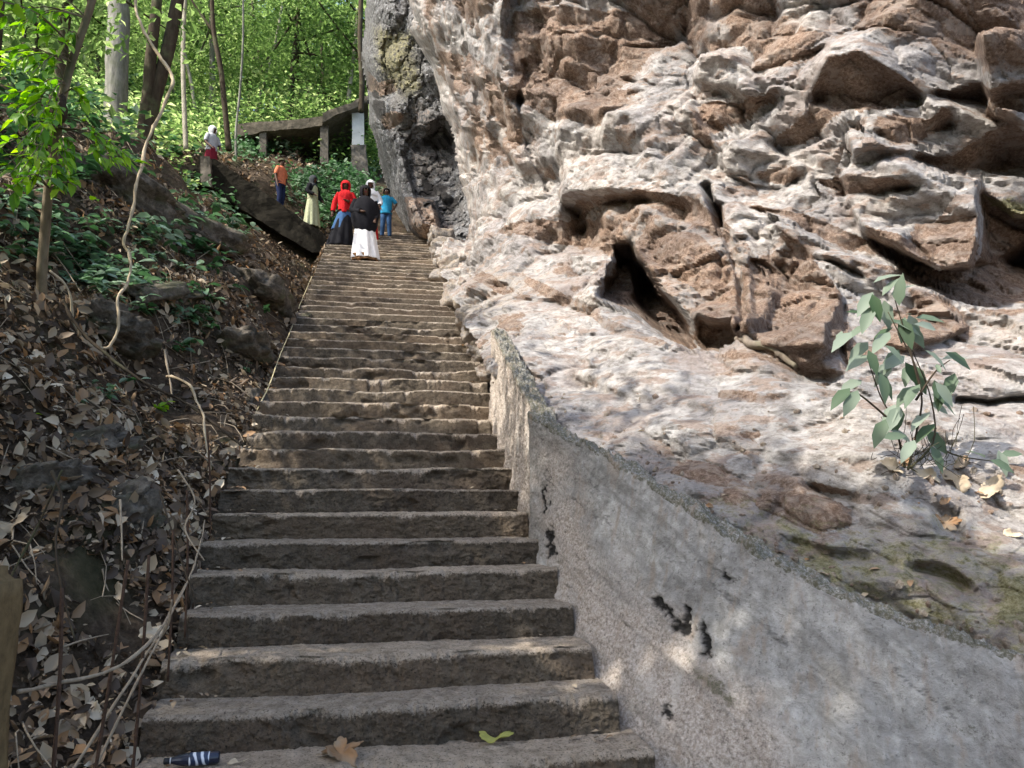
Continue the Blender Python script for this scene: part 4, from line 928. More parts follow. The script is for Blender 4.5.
def shirt(t, H, mat, arms, hem=.50, name='shirt', sleeve=.55, wide=1.0):
    V, F = loft([(0, 0, hem, .095*wide, .068*wide), (0, 0, .60, .088*wide, .064), (0, 0, .70, .10, .070), (0, 0, .78, .112, .068), (0, 0, .82, .085, .055), (0, 0, .845, .04, .04)], 24, 5, .05)
    solid(name, (V, F), H, mat, t)
    for sg, a in zip((-1, 1), arms):
        s_ = np.array((sg*.098, 0, .80)); e_ = np.array(a[0]); w_ = np.array(a[1]); pth = [s_-np.array((sg*.02, 0, -.005)), (s_+e_)/2, e_]
        if sleeve > .6: pth += [e_+(w_-e_)*.5, e_+(w_-e_)*.9]
        else: pth = [pth[0], (s_+e_)/2, s_+(e_-s_)*.85]
        VF = tube(smooth_path(pth, 8), np.linspace(.046, .034, 8)*(1 if sleeve < .6 else .95), 12, 0, 0, False); me = mesh_from('sleeve', np.array(VF[0])*H, VF[1], mat); obj('sleeve', me, t)
def trousers(t, H, mat, legL, legR):
    V, F = loft([(0, 0, .46, .085, .065), (0, 0, .50, .095, .07), (0, 0, .56, .088, .064)], 24); solid('waistband', (V, F), H, mat, t)
    for sg, lg in ((-1, legL), (1, legR)):
        pth = smooth_path([(sg*.048, 0, .54), (sg*.05, 0, .46), lg[0], tuple(np.array(lg[1])+[0, 0, .015])], 10); VF = tube(pth, np.linspace(.066, .038, 10), 14, .03, 3, False); obj('trouser_leg', mesh_from('trouser_leg', np.array(VF[0])*H, VF[1], mat), t)
def skirt(t, H, mat, z0=.04, z1=.58, r0=.17, r1=.08, name='skirt', cx=0, sway=0, folds=9):
    rg = [(cx+sway*(1-s), .0, z0+(z1-z0)*s, r0*(1-s)**.8+r1*(1-(1-s)**.8), (r0*(1-s)**.8+r1*(1-(1-s)**.8))*.8) for s in np.linspace(0, 1, 9)]
    return solid(name, loft(rg, 56, folds, .10, .7), H, mat, t)
def shoes(t, H, lgs, mat):
    for lg in lgs:
        bm = bmesh.new(); bmesh.ops.create_uvsphere(bm, u_segments=12, v_segments=8, radius=1); me = bpy.data.meshes.new('shoe'); bm.to_mesh(me); bm.free(); me.materials.append(mat); me.polygons.foreach_set('use_smooth', [True]*len(me.polygons))
        o_ = obj('shoe', me, t, Vector((lg[1][0], lg[1][1]-.035, max(lg[1][2]-.018, .018)))*H); o_.scale = (.03*H, .075*H, .024*H)
def on_step(u, Y):
    k = int((Y-D0)/RUN); r = rays(u, 240); return Vector((float(r[0]/r[1]*Y), Y, k*RISE+.005))
# woman in black and white, walking down in front
f0 = on_step(364, 15.45); LG = (((-.06, -.05, .29), (-.06, -.02, .045)), ((.055, -.01, .28), (.06, .05, .05)))
aL, aR = ((-.15, .0, .66), (-.06, -.11, .62)), ((.15, .01, .66), (.12, -.08, .54))
t = person('woman in long black headscarf and full white skirt, nearest of the people on the stairs', 0, 0, 0, 1.66, .12, aL, aR, *LG, foot=f0); H = 1.66
skirt(t, H, WHT, .045, .60, .165, .085, sway=.02); skirt(t, H, BRN, .025, .10, .150, .15, 'hem', sway=.02)
hijab(t, H, BLK, [(.02, -.03, .34, .04, .04), (.015, -.02, .38, .105, .08), (.01, -.01, .46, .15, .11), (0, 0, .58, .165, .12), (0, 0, .70, .16, .11), (0, 0, .79, .125, .085), (0, 0, .825, .07, .06)])
for sg, a in ((-1, aL), (1, aR)):
    VF = tube(smooth_path([(sg*.1, 0, .79), a[0], a[1]], 8), np.linspace(.05, .032, 8), 12, 0, 0, False); obj('sleeve', mesh_from('sleeve', np.array(VF[0])*H, VF[1], BLK), t)
shoes(t, H, LG, BRN)
# red scarf
f0 = on_step(344, 17.25); H = 1.62; aL, aR = ((-.15, .02, .66), (-.17, .0, .53)), ((.14, .0, .66), (.05, -.1, .66))
t = person('girl in bright red headscarf and wide black skirt at the left edge of the stairs', 0, 0, 0, H, -.1, aL, aR, foot=f0)
skirt(t, H, BLK, .02, .5, .18, .085, sway=-.06); skirt(t, H, JEA, .26, .52, .13, .088, 'tunic', sway=-.05, folds=6); shirt(t, H, RED, (aL, aR), .55, 'shirt', .9)
hijab(t, H, RED, [(.0, -.07, .50, .025, .02), (0, -.07, .60, .04, .03), (0, -.05, .70, .06, .05), (0, -.01, .78, .10, .085), (0, 0, .82, .08, .07)]); shoes(t, H, (((0, 0, 0), (-.055, 0, .04)), ((0, 0, 0), (.055, 0, .04))), BLK)
# white scarf
f0 = on_step(369, 18.3); H = 1.60; aL, aR = DOWN(-1), ((.16, .02, .66), (.14, -.09, .56))
t = person('girl in a white headscarf, white shirt and red skirt behind the woman in white skirt', 0, 0, 0, H, 0, aL, aR, foot=f0)
skirt(t, H, RED, .04, .56, .13, .08); shirt(t, H, WHT, (aL, aR), .52, 'shirt', .9, 1.1); hijab(t, H, WHT, [(0, 0, .73, .115, .085), (0, 0, .78, .11, .085), (0, 0, .82, .075, .065)])
shoes(t, H, (((0, 0, 0), (-.055, 0, .04)), ((0, 0, 0), (.055, 0, .04))), BLK)
# blue shirt boy
f0 = on_step(385.5, 18.9); H = 1.32; aL, aR = ((-.19, .02, .70), (-.10, -.03, .58)), ((.20, .03, .70), (.12, -.02, .56)); LG = (((-.06, -.02, .28), (-.07, 0, .04)), ((.06, -.02, .28), (.075, 0, .04)))
t = person('child in blue shirt and jeans with hands on hips beside the rock outcrop', 0, 0, 0, H, 0, aL, aR, *LG, foot=f0); shirt(t, H, BLU, (aL, aR), .47, 'shirt', .5, 1.15); trousers(t, H, JEA, *LG); shoes(t, H, LG, BLK)
def hair(t, H, mat, turn=0):
    V, F = loft([(0, .02, .90, .058, .045), (0, .014, .93, .064, .055), (0, .008, .96, .059, .056), (0, .006, .985, .040, .042), (0, .006, .997, .01, .01)], 20, 0, 0, 0, cut=lambda j, a: j < 2 and a < 75); solid('hair', (V, F), H, mat, t)
hair(t, H, BLK)
# orange shirt, on the upper flight
fk = lambda u: atV(u, float(np.interp(u, [205, 332], [148, 236])), Yf)+Vector((0, .8, .0))
H = 1.42; aL, aR = DOWN(-1, .15, -.05, .47), DOWN(1, .15, -.08, .5); p = fk(280); p.x -= .1
LG = (((-.05, -.03, .28), (-.05, .0, .04)), ((.05, -.01, .28), (.05, .02, .04)))
t = person('boy in an orange shirt and dark trousers going down the upper flight', 0, 0, 0, H, 1.0, aL, aR, *LG, foot=p); shirt(t, H, ORA, (aL, aR), .49, 'shirt', .5, 1.1); trousers(t, H, NAV, *LG); shoes(t, H, LG, BLK)
solid('cap', loft([(0, .0, .945, .064, .066), (0, 0, .965, .062, .064), (0, 0, .985, .048, .05), (0, 0, .998, .01, .01)], 20), H, cloth('olive_cap', (.10, .10, .06)), t)
# pale green dress
H = 1.50; aL, aR = ((-.15, -.02, .66), (-.10, -.12, .60)), ((.15, .0, .66), (.14, -.1, .55)); p = fk(309)
t = person('girl in a pale yellow green dress with black sleeves on the upper flight', 0, 0, 0, H, .9, aL, aR, foot=p)
skirt(t, H, YEL, .06, .60, .15, .085); shirt(t, H, BLK, (aL, aR), .56, 'shirt', .9); solid('bib', loft([(0, 0, .54, .098, .074), (0, 0, .66, .102, .074), (0, 0, .78, .09, .074), (0, 0, .81, .06, .06)], 24), H, YEL, t)
hijab(t, H, cloth('charcoal_scarf', (.05, .055, .06)), [(0, .02, .74, .10, .08), (0, .01, .79, .105, .08), (0, 0, .82, .075, .065)]); shoes(t, H, (((0, 0, 0), (-.055, 0, .04)), ((0, 0, 0), (.055, 0, .04))), BLK)
# person at the top left
H = 1.45; aL, aR = ((-.14, -.02, .65), (-.10, -.12, .56)), ((.14, -.02, .65), (.10, -.12, .56)); p = atV(206, 159, Yf)+Vector((0, .55, -.32))
t = person('person in white head cover and pale grey top at the head of the upper flight', 0, 0, 0, H, .8, aL, aR, foot=p, turn=.3)
skirt(t, H, MAR, .05, .60, .13, .085); shirt(t, H, GRY, (aL, aR), .52, 'shirt', .5, 1.1); hijab(t, H, WHT, [(0, 0, .80, .075, .06), (0, 0, .82, .06, .055)], .3)
shoes(t, H, (((0, 0, 0), (-.055, 0, .04)), ((0, 0, 0), (.055, 0, .04))), BLK)
# ------------------------------------------------------------------ leaf litter, twigs and low plants on the left slope
def hill_pts(rng, n, x0, x1, y0, y1, power=1.0):
    y = y0+(y1-y0)*rng.uniform(0, 1, n)**power; x = x1+(x0-x1)*rng.uniform(0, 1, n)
    x = np.where(x > xl((y-D0)/RUN)-.02, xl((y-D0)/RUN)-.02-rng.uniform(0, .5, n), x)
    z = hill_z(x, y); e = .03; nx = -(hill_z(x+e, y)-z)/e; ny = -(hill_z(x, y+e)-z)/e
    nr = np.stack([nx, ny, np.ones(n)], 1); nr /= np.linalg.norm(nr, axis=1)[:, None]; return np.stack([x, y, z], 1), nr
rngL = np.random.default_rng(21); BP, BN, BL_, BT = [], [], [], []
for (x0, x1, y0, y1, n, ls, lift) in ((-3.6, -.95, .6, 5.5, 19000, (.025, .125), .06), (-5, -1.0, 4.5, 9.5, 16000, (.035, .14), .05), (-8, -1.0, 8.5, 19, 13000, (.07, .17), .05), (-9, 2.2, 19.7, 28, 7000, (.12, .26), .08)):
    p, nr = hill_pts(rngL, n, x0, x1, y0, y1)
    k_ = fbm(p*np.array([1.3, 1.3, 0]), 3, 90) > (-.42 if y1 < 10 else -.3); p, nr = p[k_], nr[k_]; n = len(p)
    p = p+nr*rngL.uniform(.0, lift, (n, 1)); BP.append(p); BN.append(nr+runit(n, rngL)*.8); BL_.append(rngL.uniform(0, 1, n)**2.3*(ls[1]-ls[0])+ls[0]*.7); BT.append(np.clip(rngL.beta(1.1, 1.9, n)+.16*fbm(p*.9, 2, 95), 0, 1))
p = np.concatenate(BP); nr = np.concatenate(BN); L = np.concatenate(BL_); tn = np.concatenate(BT)
d = np.cross(nr, runit(len(p), rngL)); me = leaf_mesh('leaf_litter', p, d, nr, L, L*rngL.uniform(.35, .75, len(p)), tn, LITTER, simple=False, droop=rngL.uniform(-.6, .7, (len(p), 1)), cup=.7)
tag(obj('leaf_litter', me), 'brown and grey dead leaves covering the left slope', 'leaves', kind='stuff')
# loose leaves and grit on the cliff foot and stair edges
rr_ = []; 
for k in range(-1, 44):
    n = 9 if k < 12 else 5
    x = np.where(rngL.uniform(0, 1, n) < .75, xl(k)+np.abs(rngL.normal(0, .10, n))+.02, xr(k)-np.abs(rngL.normal(0, .12, n))-.04); y = D0+k*RUN+rngL.uniform(.12, .33, n)
    rr_.append(np.stack([x, y, np.full(n, k*RISE+.022)], 1))
rr_.append(SHELF_P); p = np.concatenate(rr_); n = len(p); nr = runit(n, rngL)*.3+np.array([0, 0, 1.]); L = rngL.uniform(.02, .06, n)
tag(obj('fallen_leaf_bits', leaf_mesh('fallen_leaf_bits', p, np.cross(nr, runit(n, rngL)), nr, L, L*.6, rngL.uniform(.1, 1, n), LITTER, simple=False)), 'small dead leaf bits along the edges of the steps and on the rock shelf', 'leaves', kind='stuff')
# twigs
parts = []
for i in range(420):
    y = rngL.uniform(1.2, 11) if i < 330 else rngL.uniform(8, 18); x = rngL.uniform(-4.2, -1.1); z = gz(x, y); a = rngL.uniform(0, 6.28); l = rngL.uniform(.15, .6)
    q = np.array([x, y, z+.04]); e = q+np.array([math.cos(a)*l, math.sin(a)*l, 0]); 
    if e[0] > -1.05: continue
    e[2] = gz(e[0], e[1])+.05; m = (q+e)/2+rngL.normal(size=3)*.03+[0, 0, .03]; parts.append(tube(smooth_path([q, m, e], 5), np.linspace(.0035, .0015, 5)*rngL.uniform(.7, 2), 5, 0, 0, False))
tag(obj('twig_litter', mesh_from('twig_litter', *merge(parts), DRYST)), 'thin dry twigs scattered through the dead leaves', 'twigs', kind='stuff')

# undergrowth patches given by the place they show on the slope: (pixel, radii, number, height, tone)
rngU = np.random.default_rng(33)
def leafy(name, centers, nleaf, hgt, ls, tone, mat, seed, rad=.12, stems=True):
    rng = np.random.default_rng(seed); B, Dr, Nr, L, T = [], [], [], [], []; parts = []
    for c_ in centers:
        for s_ in range(max(2, nleaf//5)):
            a = rng.uniform(0, 6.28); tip = np.array(c_)+[math.cos(a)*rad*rng.uniform(.2, 1.2), math.sin(a)*rad*rng.uniform(.2, 1.2), hgt*rng.uniform(.4, 1.1)]
            if stems: parts.append(tube(smooth_path([np.array(c_)-[0, 0, .03], (np.array(c_)+tip)/2+[0, 0, .03], tip], 4), [.003, .0025, .002, .0015], 4, 0, 0, False))
            for q in range(5):
                t = rng.uniform(.45, 1); b = np.array(c_)*(1-t)+tip*t; a2 = rng.uniform(0, 6.28); B.append(b); Dr.append([math.cos(a2), math.sin(a2), rng.uniform(-.35, .4)]); Nr.append([rng.normal()*.35, rng.normal()*.35-.15, 1]); L.append(rng.uniform(*ls)); T.append(rng.uniform(*tone))
    L = np.array(L); me = leaf_mesh(name, np.array(B), np.array(Dr), np.array(Nr), L, L*rng.uniform(.5, .72, len(L)), np.array(T), mat, simple=False, droop=.3, cup=.3)
    return me, (mesh_from('stems', *merge(parts), DRYST) if stems else None)
PATCH = [((20, 215), (38, 30), 46, .25, (.5, 1)), ((70, 250), (40, 30), 56, .25, (.4, .95)), ((110, 285), (45, 20), 80, .22, (.5, 1)), ((150, 310), (40, 20), 40, .2, (.4, 1)), ((165, 235), (35, 22), 60, .22, (.5, 1)),
         ((190, 262), (30, 20), 26, .2, (.2, .8)), ((215, 215), (34, 18), 40, .3, (.35, 1)), ((235, 235), (25, 12), 18, .2, (.4, 1)), ((185, 335), (45, 25), 20, .16, (.1, .6)), ((90, 180), (60, 20), 36, .35, (.1, .7)), ((120, 110), (60, 22), 60, .6, (.1, .9)), ((60, 110), (60, 40), 60, .7, (.05, .7)),
         ((170, 140), (35, 18), 36, .5, (.2, .9)), ((25, 150), (40, 40), 40, .5, (.05, .6)), ((230, 300), (30, 20), 10, .14, (.2, .7)), ((100, 395), (60, 12), 8, .10, (.4, 1)), ((20, 250), (30, 30), 26, .25, (.1, .8))]
C_ = []
meshes = []
allc, hh_, tt_ = [], [], []
B_, D_, N_, L_, T_ = [], [], [], [], []
for i, ((u, v), (ru, rv), n, hg, tn) in enumerate(PATCH):
    cs = []
    for j in range(int(n*.45)):
        p = on_hill(u+rngU.normal()*ru*.55, v+rngU.normal()*rv*.55, 1.2, 30); cs.append(tuple(p))
    dst = max(4, cs[0][1]); me, st = leafy('undergrowth', cs, 14, hg, (.012*dst**.75, .034*dst**.75), tn, G_UND, 600+i, .14+.008*dst)
    bm = bmesh.new() if i == 0 else bm; bm.from_mesh(me)
    meshes.append(me)
me = bpy.data.meshes.new('low_undergrowth'); bm.to_mesh(me); bm.free(); me.materials.append(G_UND)
tag(obj('low_undergrowth', me), 'low broad leaved ground cover spreading over the left slope', 'undergrowth', kind='stuff')
for m in meshes: bpy.data.meshes.remove(m)
# greenery on the bank below and behind the upper flight
rngV = np.random.default_rng(34); P = []
for (u, v, Y, ru, rv, n) in ((345, 185, 21, 30, 20, 260), (330, 215, 20.6, 20, 14, 160), (300, 150, 23, 40, 8, 120), (355, 205, 20.6, 22, 16, 130), (250, 155, 22.5, 30, 10, 110), (305, 190, 21.5, 25, 16, 120)):
    for j in range(n):
        uu, vv = u+rngV.normal()*ru*.5, v+rngV.normal()*rv*.5; r = rays(uu, vv); ts = np.linspace(19.9, 27, 120); Q = CAM+r[None]*ts[:, None]/r[1]; dd = Q[:, 2]-hill_z(Q[:, 0], Q[:, 1]); i = np.argmax(dd < 0)
        if dd[i] < 0: P.append(Q[i]+[0, 0, rngV.uniform(0, .35)])
scatter_leaves('bank_plants', np.array(P), (.09, .2), (.2, 1), G_UND, 7, .16, .6, 'leafy green plants on the bank behind the group of people', 35, simple=False)
rngV = np.random.default_rng(36); P = []
for j in range(1100):
    y = rngV.uniform(13, 30); x = rngV.uniform(-14, -4.5); P.append([x, y, gz(x, y)+rngV.uniform(0, 1.1)*abs(math.sin(x*1.3+y*.7))])
scatter_leaves('slope_bushes', np.array(P), (.12, .26), (.1, 1), G_FAR, 11, .25, .5, 'bushy green growth between the tree trunks at upper left', 37)
P = []
for j in range(330):
    y = rngV.uniform(10, 19); x = rngV.uniform(-8, -3.4); P.append([x, y, gz(x, y)+rngV.uniform(0, .5)])
scatter_leaves('slope_plants', np.array(P), (.09, .19), (.1, 1), G_UND, 5, .18, .5, 'dark leafy plants among rocks high on the left slope', 38)

def plant(pos, label, n, hgt, ls, tone, mat, seed, rad=.1, name='small_plant', group=None):
    t = tag(empty(name, pos), label, 'plant', group); me, st = leafy('leaves', [(0, 0, 0)], n, hgt, ls, tone, mat, seed, rad); obj('leaves', me, t); obj('stems', st, t); return t
for i, (u, v, n, hg, ls, tn, lb) in enumerate([
    (162, 412, 20, .12, (.06, .11), (.7, 1), 'small bright green plant with a few pale leaves in the litter left of mid stairs'),
    (100, 400, 15, .09, (.04, .08), (.2, .8), 'tiny dark green seedling in the litter below the bend of the vine'),
    (25, 418, 15, .06, (.03, .06), (.6, 1), 'mossy green tuft at the left edge of the litter'),
    (245, 375, 20, .16, (.05, .09), (.4, .9), 'little leafy plant at the stairs edge next to the grey stone'),
    (200, 330, 25, .2, (.05, .09), (.3, .8), 'small leafy plant in front of the flat dark slab'),
    (16, 530, 15, .06, (.05, .09), (.2, .5), 'low seedling beside the mossy boulder at the left edge')]):
    plant(on_hill(u, v), lb, n, hg, ls, tn, G_BRT if i in (0, 2) else G_UND, 640+i)

# ------------------------------------------------------------------ near sapling with bright leaves and the pale vine
tr = stem_path([(42, 302), (42, 270), (46, 220), (50, 175), (56, 140), (62, 100), (72, 60), (86, 20), (95, -10), (104, -50)], [6.6, 6.3, 6.1], 34)
tr[0] = tr[0]*1.0; base = Vector(on_hill(42, 300)); sh = np.array(base)-tr[0]; tr = tr+sh*np.linspace(1, 0, len(tr))[:, None]
t = tag(empty('sapling', base), 'slender leaning tree with bright green leaves at the upper left edge', 'tree')
tp = [tube(np.vstack([tr[0]-[0, 0, .2], tr])-np.array(base), np.concatenate([[.05], np.linspace(.042, .026, len(tr))]), 12, .12, 3)]
rngS = np.random.default_rng(50); B, Dr, Nr, L, T = [], [], [], [], []
CL = [((25, 20), 40, 22, 24), ((20, 60), 40, 26, 30), ((10, 110), 35, 30, 34), ((30, 140), 30, 24, 28), ((60, 120), 32, 20, 22), ((85, 110), 18, 14, 8), ((20, 165), 36, 20, 26), ((75, 165), 26, 16, 14), ((50, 178), 34, 12, 18), ((120, 165), 24, 16, 20), ((138, 172), 14, 12, 10), ((100, 150), 20, 12, 8), ((62, 190), 26, 8, 12), ((10, 190), 20, 14, 12), ((98, 205), 12, 12, 3), ((40, 95), 30, 20, 18), ((6, 10), 30, 20, 14), ((55, 45), 22, 16, 10)]
for (cu, cv), ru, rv, n in CL:
    Yc = rngS.uniform(5.0, 6.6); c0 = at(cu, cv, Yc)
    j = int(np.argmin(np.linalg.norm(tr-c0, axis=1))); s_ = tr[min(j+2, len(tr)-1)]
    tips = [at(cu+rngS.normal()*ru*.5, cv+rngS.normal()*rv*.5, Yc+rngS.normal()*.25) for _ in range(max(2, n//4))]
    for tip in tips:
        mid = (s_+tip)/2+np.array([0, 0, .10]); pth = smooth_path([s_, mid, tip], 9); tp.append(tube(pth-np.array(base), np.linspace(.007, .0022, 9), 5, 0, 0, False))
        for q in range(int(2.3*n)//len(tips)+1):
            f_ = rngS.uniform(.55, 1.0); b = pth[int(f_*8)]; dv = (tip-s_)/np.linalg.norm(tip-s_)+runit(1, rngS)[0]*.8; dv[2] -= .1
            B.append(b); Dr.append(dv); Nr.append(np.array([-.2, -.2, .9])+runit(1, rngS)[0]*.5); L.append(rngS.uniform(.06, .145)); T.append(np.clip(rngS.normal(.66, .28), 0, 1))
obj('trunk', mesh_from('trunk', *merge(tp), SAPB), t)
L = np.array(L); cm = leaf_mesh('crown', np.array(B)-np.array(base), np.array(Dr), np.array(Nr), L, L*rngS.uniform(.38, .52, len(L)), np.array(T), G_BRT, simple=False, droop=.3, cup=.25); obj('crown', cm, t)
# dark termite-like clump where the trunk forks
kb = boulder(atV(57, 108, 6.15)-base, (.07, .07, .12), .4, 777, mat_plain('rough_bark_clump', (.06, .04, .03), .95, .5, 30, 1), 3); kb.name = 'bark_clump'; kb.data.name = 'bark_clump'; kb.parent = t

def vine(pix, Ys, r, label, mat=VINE, seed=1, name='vine', n=70, cat='vine'):
    p = stem_path(pix, Ys, n); wig = np.stack([fbm(p*5+i*7, 3, seed+i) for i in range(3)], 1)*r*1.3
    V, F = tube(p+wig, np.linspace(r*1.15, r*.75, n)*(1+.5*fbm(p*11, 3, seed)), 8, .3, seed); return tag(obj(name, mesh_from(name, V, F, mat)), label, cat)
vine([(133, -30), (135, 0), (138, 16), (149, 40), (162, 60), (170, 72), (172, 84), (166, 98), (162, 112), (156, 124), (148, 138), (144, 158), (139, 176), (134, 198), (128, 228), (124, 245), (130, 254), (131, 268), (127, 284), (118, 298), (119, 315), (117, 330), (110, 344), (104, 348), (88, 344), (78, 332), (73, 318), (72, 300), (64, 284), (50, 270)], [8.2, 7.6, 6.7, 6.3], .0145, 'long pale twisting vine hanging down and curling over the left slope', n=120)
vine([(62, 300), (80, 330), (110, 358), (150, 385), (185, 402), (215, 425), (240, 445)], [6.3, 6.2, 5.9], .012, 'thin brown root running down from the vine toward the stairs', BARK_D, 7, 'root')
vine([(168, 376), (174, 376), (190, 384), (196, 400), (203, 415), (206, 440), (212, 470)], [6.4, 5.8], .010, 'short pale curved root above the litter, left of the middle steps', VINE, 9, 'root')
vine([(165, 350), (168, 372), (172, 395)], [6.6, 6.5], .008, 'thin upright stick above the short curved root', DRYST, 10, 'stick', 30, 'stick')

# bent thin stems strung along the steps' left edge, and rusty rods
for i, (pix, Ys, r, lb) in enumerate([
    ([(60, 790), (95, 735), (130, 680), (155, 640), (178, 598), (194, 565), (208, 530), (216, 500), (232, 460)], [3.0, 3.3, 5.6, 6.6], .0045, 'lowest long dry stem bending along the left edge of the lower steps'),
    ([(85, 790), (120, 715), (145, 665), (172, 612), (190, 575), (203, 540), (213, 505), (222, 478), (240, 440)], [3.1, 3.4, 5.7, 6.9], .004, 'second long dry stem close beside the lowest one along the steps'),
    ([(18, 692), (60, 684), (110, 670), (150, 640), (176, 604), (196, 560), (205, 520)], [2.6, 3.2, 5.2], .006, 'dry stem crossing from the brown pillar and rising with the steps'),
    ([(240, 450), (252, 420), (268, 388), (278, 360), (290, 332), (300, 305), (312, 276)], [7.0, 8.5, 13.2], .006, 'pale cord lying along the left edge of the middle steps')]):
    vine(pix, Ys, r, lb, DRYST if i < 3 else mat_plain('pale_cord', (.50, .44, .26), .8, .2, 50), 60+i, 'dry_stem' if i < 3 else 'cord', 60, 'stem' if i < 3 else 'cord')
vine([(452, 290), (462, 312), (474, 340), (484, 366), (494, 388)], [12.6, 8.6], .010, 'pale cord lying along the right edge of the middle steps', mat_plain('pale_cord_right', (.55, .48, .36), .8, .2, 50), 71, 'cord', 40, 'cord')
ROD = [((62, 588), (53, 775), 2.75, 'rusty rod nearest the brown pillar'), ((128, 560), (92, 775), 3.05, 'rusty rod second from the brown pillar, leaning slightly right'), ((149, 555), (133, 762), 3.35, 'rusty rod standing at the end of the lowest step'), ((173, 530), (169, 660), 4.1, 'rusty rod beside the end of the second step'), ((187, 490), (186, 618), 4.5, 'rusty rod beside the end of the third step'), ((207, 428), (211, 522), 5.5, 'rusty rod farthest up, beside the sixth step')]
for i, (a, b, Y, lb) in enumerate(ROD):
    p0 = at(*b, Y); p1 = at(*a, Y+.03); pth = smooth_path([p0-[0, 0, .1], (p0+p1)/2+[.006, 0, 0], p1], 14); V, F = tube(pth, np.full(14, .0062)*(1+.12*np.sin(np.arange(14)*2.4)), 8, .1, i); tag(obj('iron_rod', mesh_from('iron_rod', V, F, RUSTY)), lb, 'iron rod')
for i, (pts, Y) in enumerate([([(178, 298 if 0 else 470), (195, 500), (185, 530), (205, 560)], 4.4), ([(52, 470), (62, 500), (55, 540), (62, 590), (75, 640)], 3.2), ([(120, 500), (122, 560)], 3.9), ([(160, 490), (175, 540), (195, 600)], 4.2), ([(140, 660), (165, 630), (172, 600)], 3.6), ([(0, 598), (40, 520), (62, 470)], 3.4)]):
    vine(pts, [Y, Y-.15], .0045, ['thin dark stick poking out right of the bright plant', 'long thin bent twig hanging over the litter at the left', 'short upright twig in the middle of the litter', 'thin dark twig slanting down to the third step', 'forked twig near the end of the lowest steps', 'thin arching stem at the left edge above the pillar'][i], BARK_D if i % 2 else DRYST, 80+i, 'twig', 26, 'twig')

# brown pillar at the lower left corner
def rounded_block(name, size, mat, loc, rough, seed, lab=None, cat=None, bev=.04):
    bm = bmesh.new(); bmesh.ops.create_cube(bm, size=1); bmesh.ops.scale(bm, vec=size, verts=bm.verts)
    bmesh.ops.bevel(bm, geom=bm.edges[:], offset=bev, segments=3, affect='EDGES')
    for _ in range(5):
        ed = [e for e in bm.edges if e.calc_length() > .04]
        if ed: bmesh.ops.subdivide_edges(bm, edges=ed, cuts=1); bmesh.ops.triangulate(bm, faces=[f for f in bm.faces if len(f.verts) > 4])
    V = np.array([v.co[:] for v in bm.verts]); D = np.stack([fbm(V*7+i*5, 4, seed+i) for i in range(3)], 1)*rough
    for v, d_ in zip(bm.verts, D): v.co += Vector(d_)
    me = bpy.data.meshes.new(name); bm.to_mesh(me); bm.free(); me.materials.append(mat); me.polygons.foreach_set('use_smooth', [True]*len(me.polygons)); o_ = obj(name, me, loc=loc)
    return tag(o_, lab, cat)
pt = at(29, 572, 2.6); pt[2] = at(24, 572, 2.3)[2]; rounded_block('pillar', (.30, .30, 1.7), PILLAR, Vector((float(pt[0])-.15, 2.45, float(pt[2])-.85)), .012, 900, 'brown rendered pillar stub cut by the lower left corner of the photo', 'pillar')

# ------------------------------------------------------------------ plant growing on the cliff foot
base = Vector(cliff_at(908, 464)); YB = float(base.y)-.13; t = tag(empty('cliff_plant', base), 'tall plant with dusty blue green leaves growing from the pale cliff shelf', 'plant')
def cp(u, v, dy=0): return at(u, v, YB+dy)-np.array(base)
st = [[(908, 470), (916, 435), (922, 400), (915, 365), (900, 335), (888, 312)], [(910, 468), (934, 440), (930, 395), (912, 350)], [(905, 468), (895, 425), (880, 395), (868, 360)], [(916, 400), (935, 372), (950, 360)], [(890, 420), (860, 395), (845, 392)], [(930, 440), (955, 455), (1000, 462)], [(922, 395), (910, 350), (895, 300)]]
parts = [tube(smooth_path([cp(u, v, (i % 3-1)*.04) for u, v in s_], 14), np.linspace(.007, .0025, 14), 6, .1, i) for i, s_ in enumerate(st)]; obj('stem', mesh_from('stem', *merge(parts), BARK_D), t)
LF = [(873, 292, 852, 320, 0), (872, 294, 880, 318, 2), (884, 300, 890, 326, 0), (870, 325, 848, 334, 0), (852, 332, 828, 350, 0), (868, 342, 850, 358, 0), (890, 332, 870, 352, 0), (902, 318, 912, 348, 1), (905, 322, 925, 345, 0), (895, 322, 922, 332, 0), (915, 318, 944, 318, 0), (890, 296, 912, 282, 0), (882, 296, 898, 276, 0), (925, 350, 948, 366, 0), (945, 352, 972, 366, 1), (905, 356, 875, 370, 0), (890, 362, 872, 390, 0), (905, 362, 920, 384, 2), (880, 372, 888, 400, 1), (920, 384, 896, 412, 0), (935, 382, 954, 404, 0), (938, 384, 940, 408, 1), (900, 406, 886, 432, 0), (930, 402, 948, 412, 0), (930, 412, 905, 430, 0), (895, 404, 884, 428, 0), (890, 430, 912, 440, 0), (882, 438, 906, 434, 0), (862, 380, 842, 388, 0), (850, 388, 828, 408, 1), (858, 390, 845, 412, 0), (920, 436, 940, 430, 0), (925, 430, 948, 452, 1), (915, 440, 902, 458, 0), (930, 445, 945, 470, 1), (998, 450, 1008, 474, 0), (1000, 455, 1022, 452, 0), (985, 458, 970, 448, 0), (990, 460, 1015, 470, 1), (872, 306, 862, 330, 0), (885, 345, 905, 360, 0), (868, 350, 878, 372, 1), (936, 330, 920, 322, 0)]
B, Dr, Nr, L, T = [], [], [], [], []
LF += [(a+rngS.normal()*9, b+rngS.normal()*9, c_+rngS.normal()*14, d_+rngS.normal()*8, int(rngS.integers(0, 2))) for a, b, c_, d_, e_ in LF[2:26]]
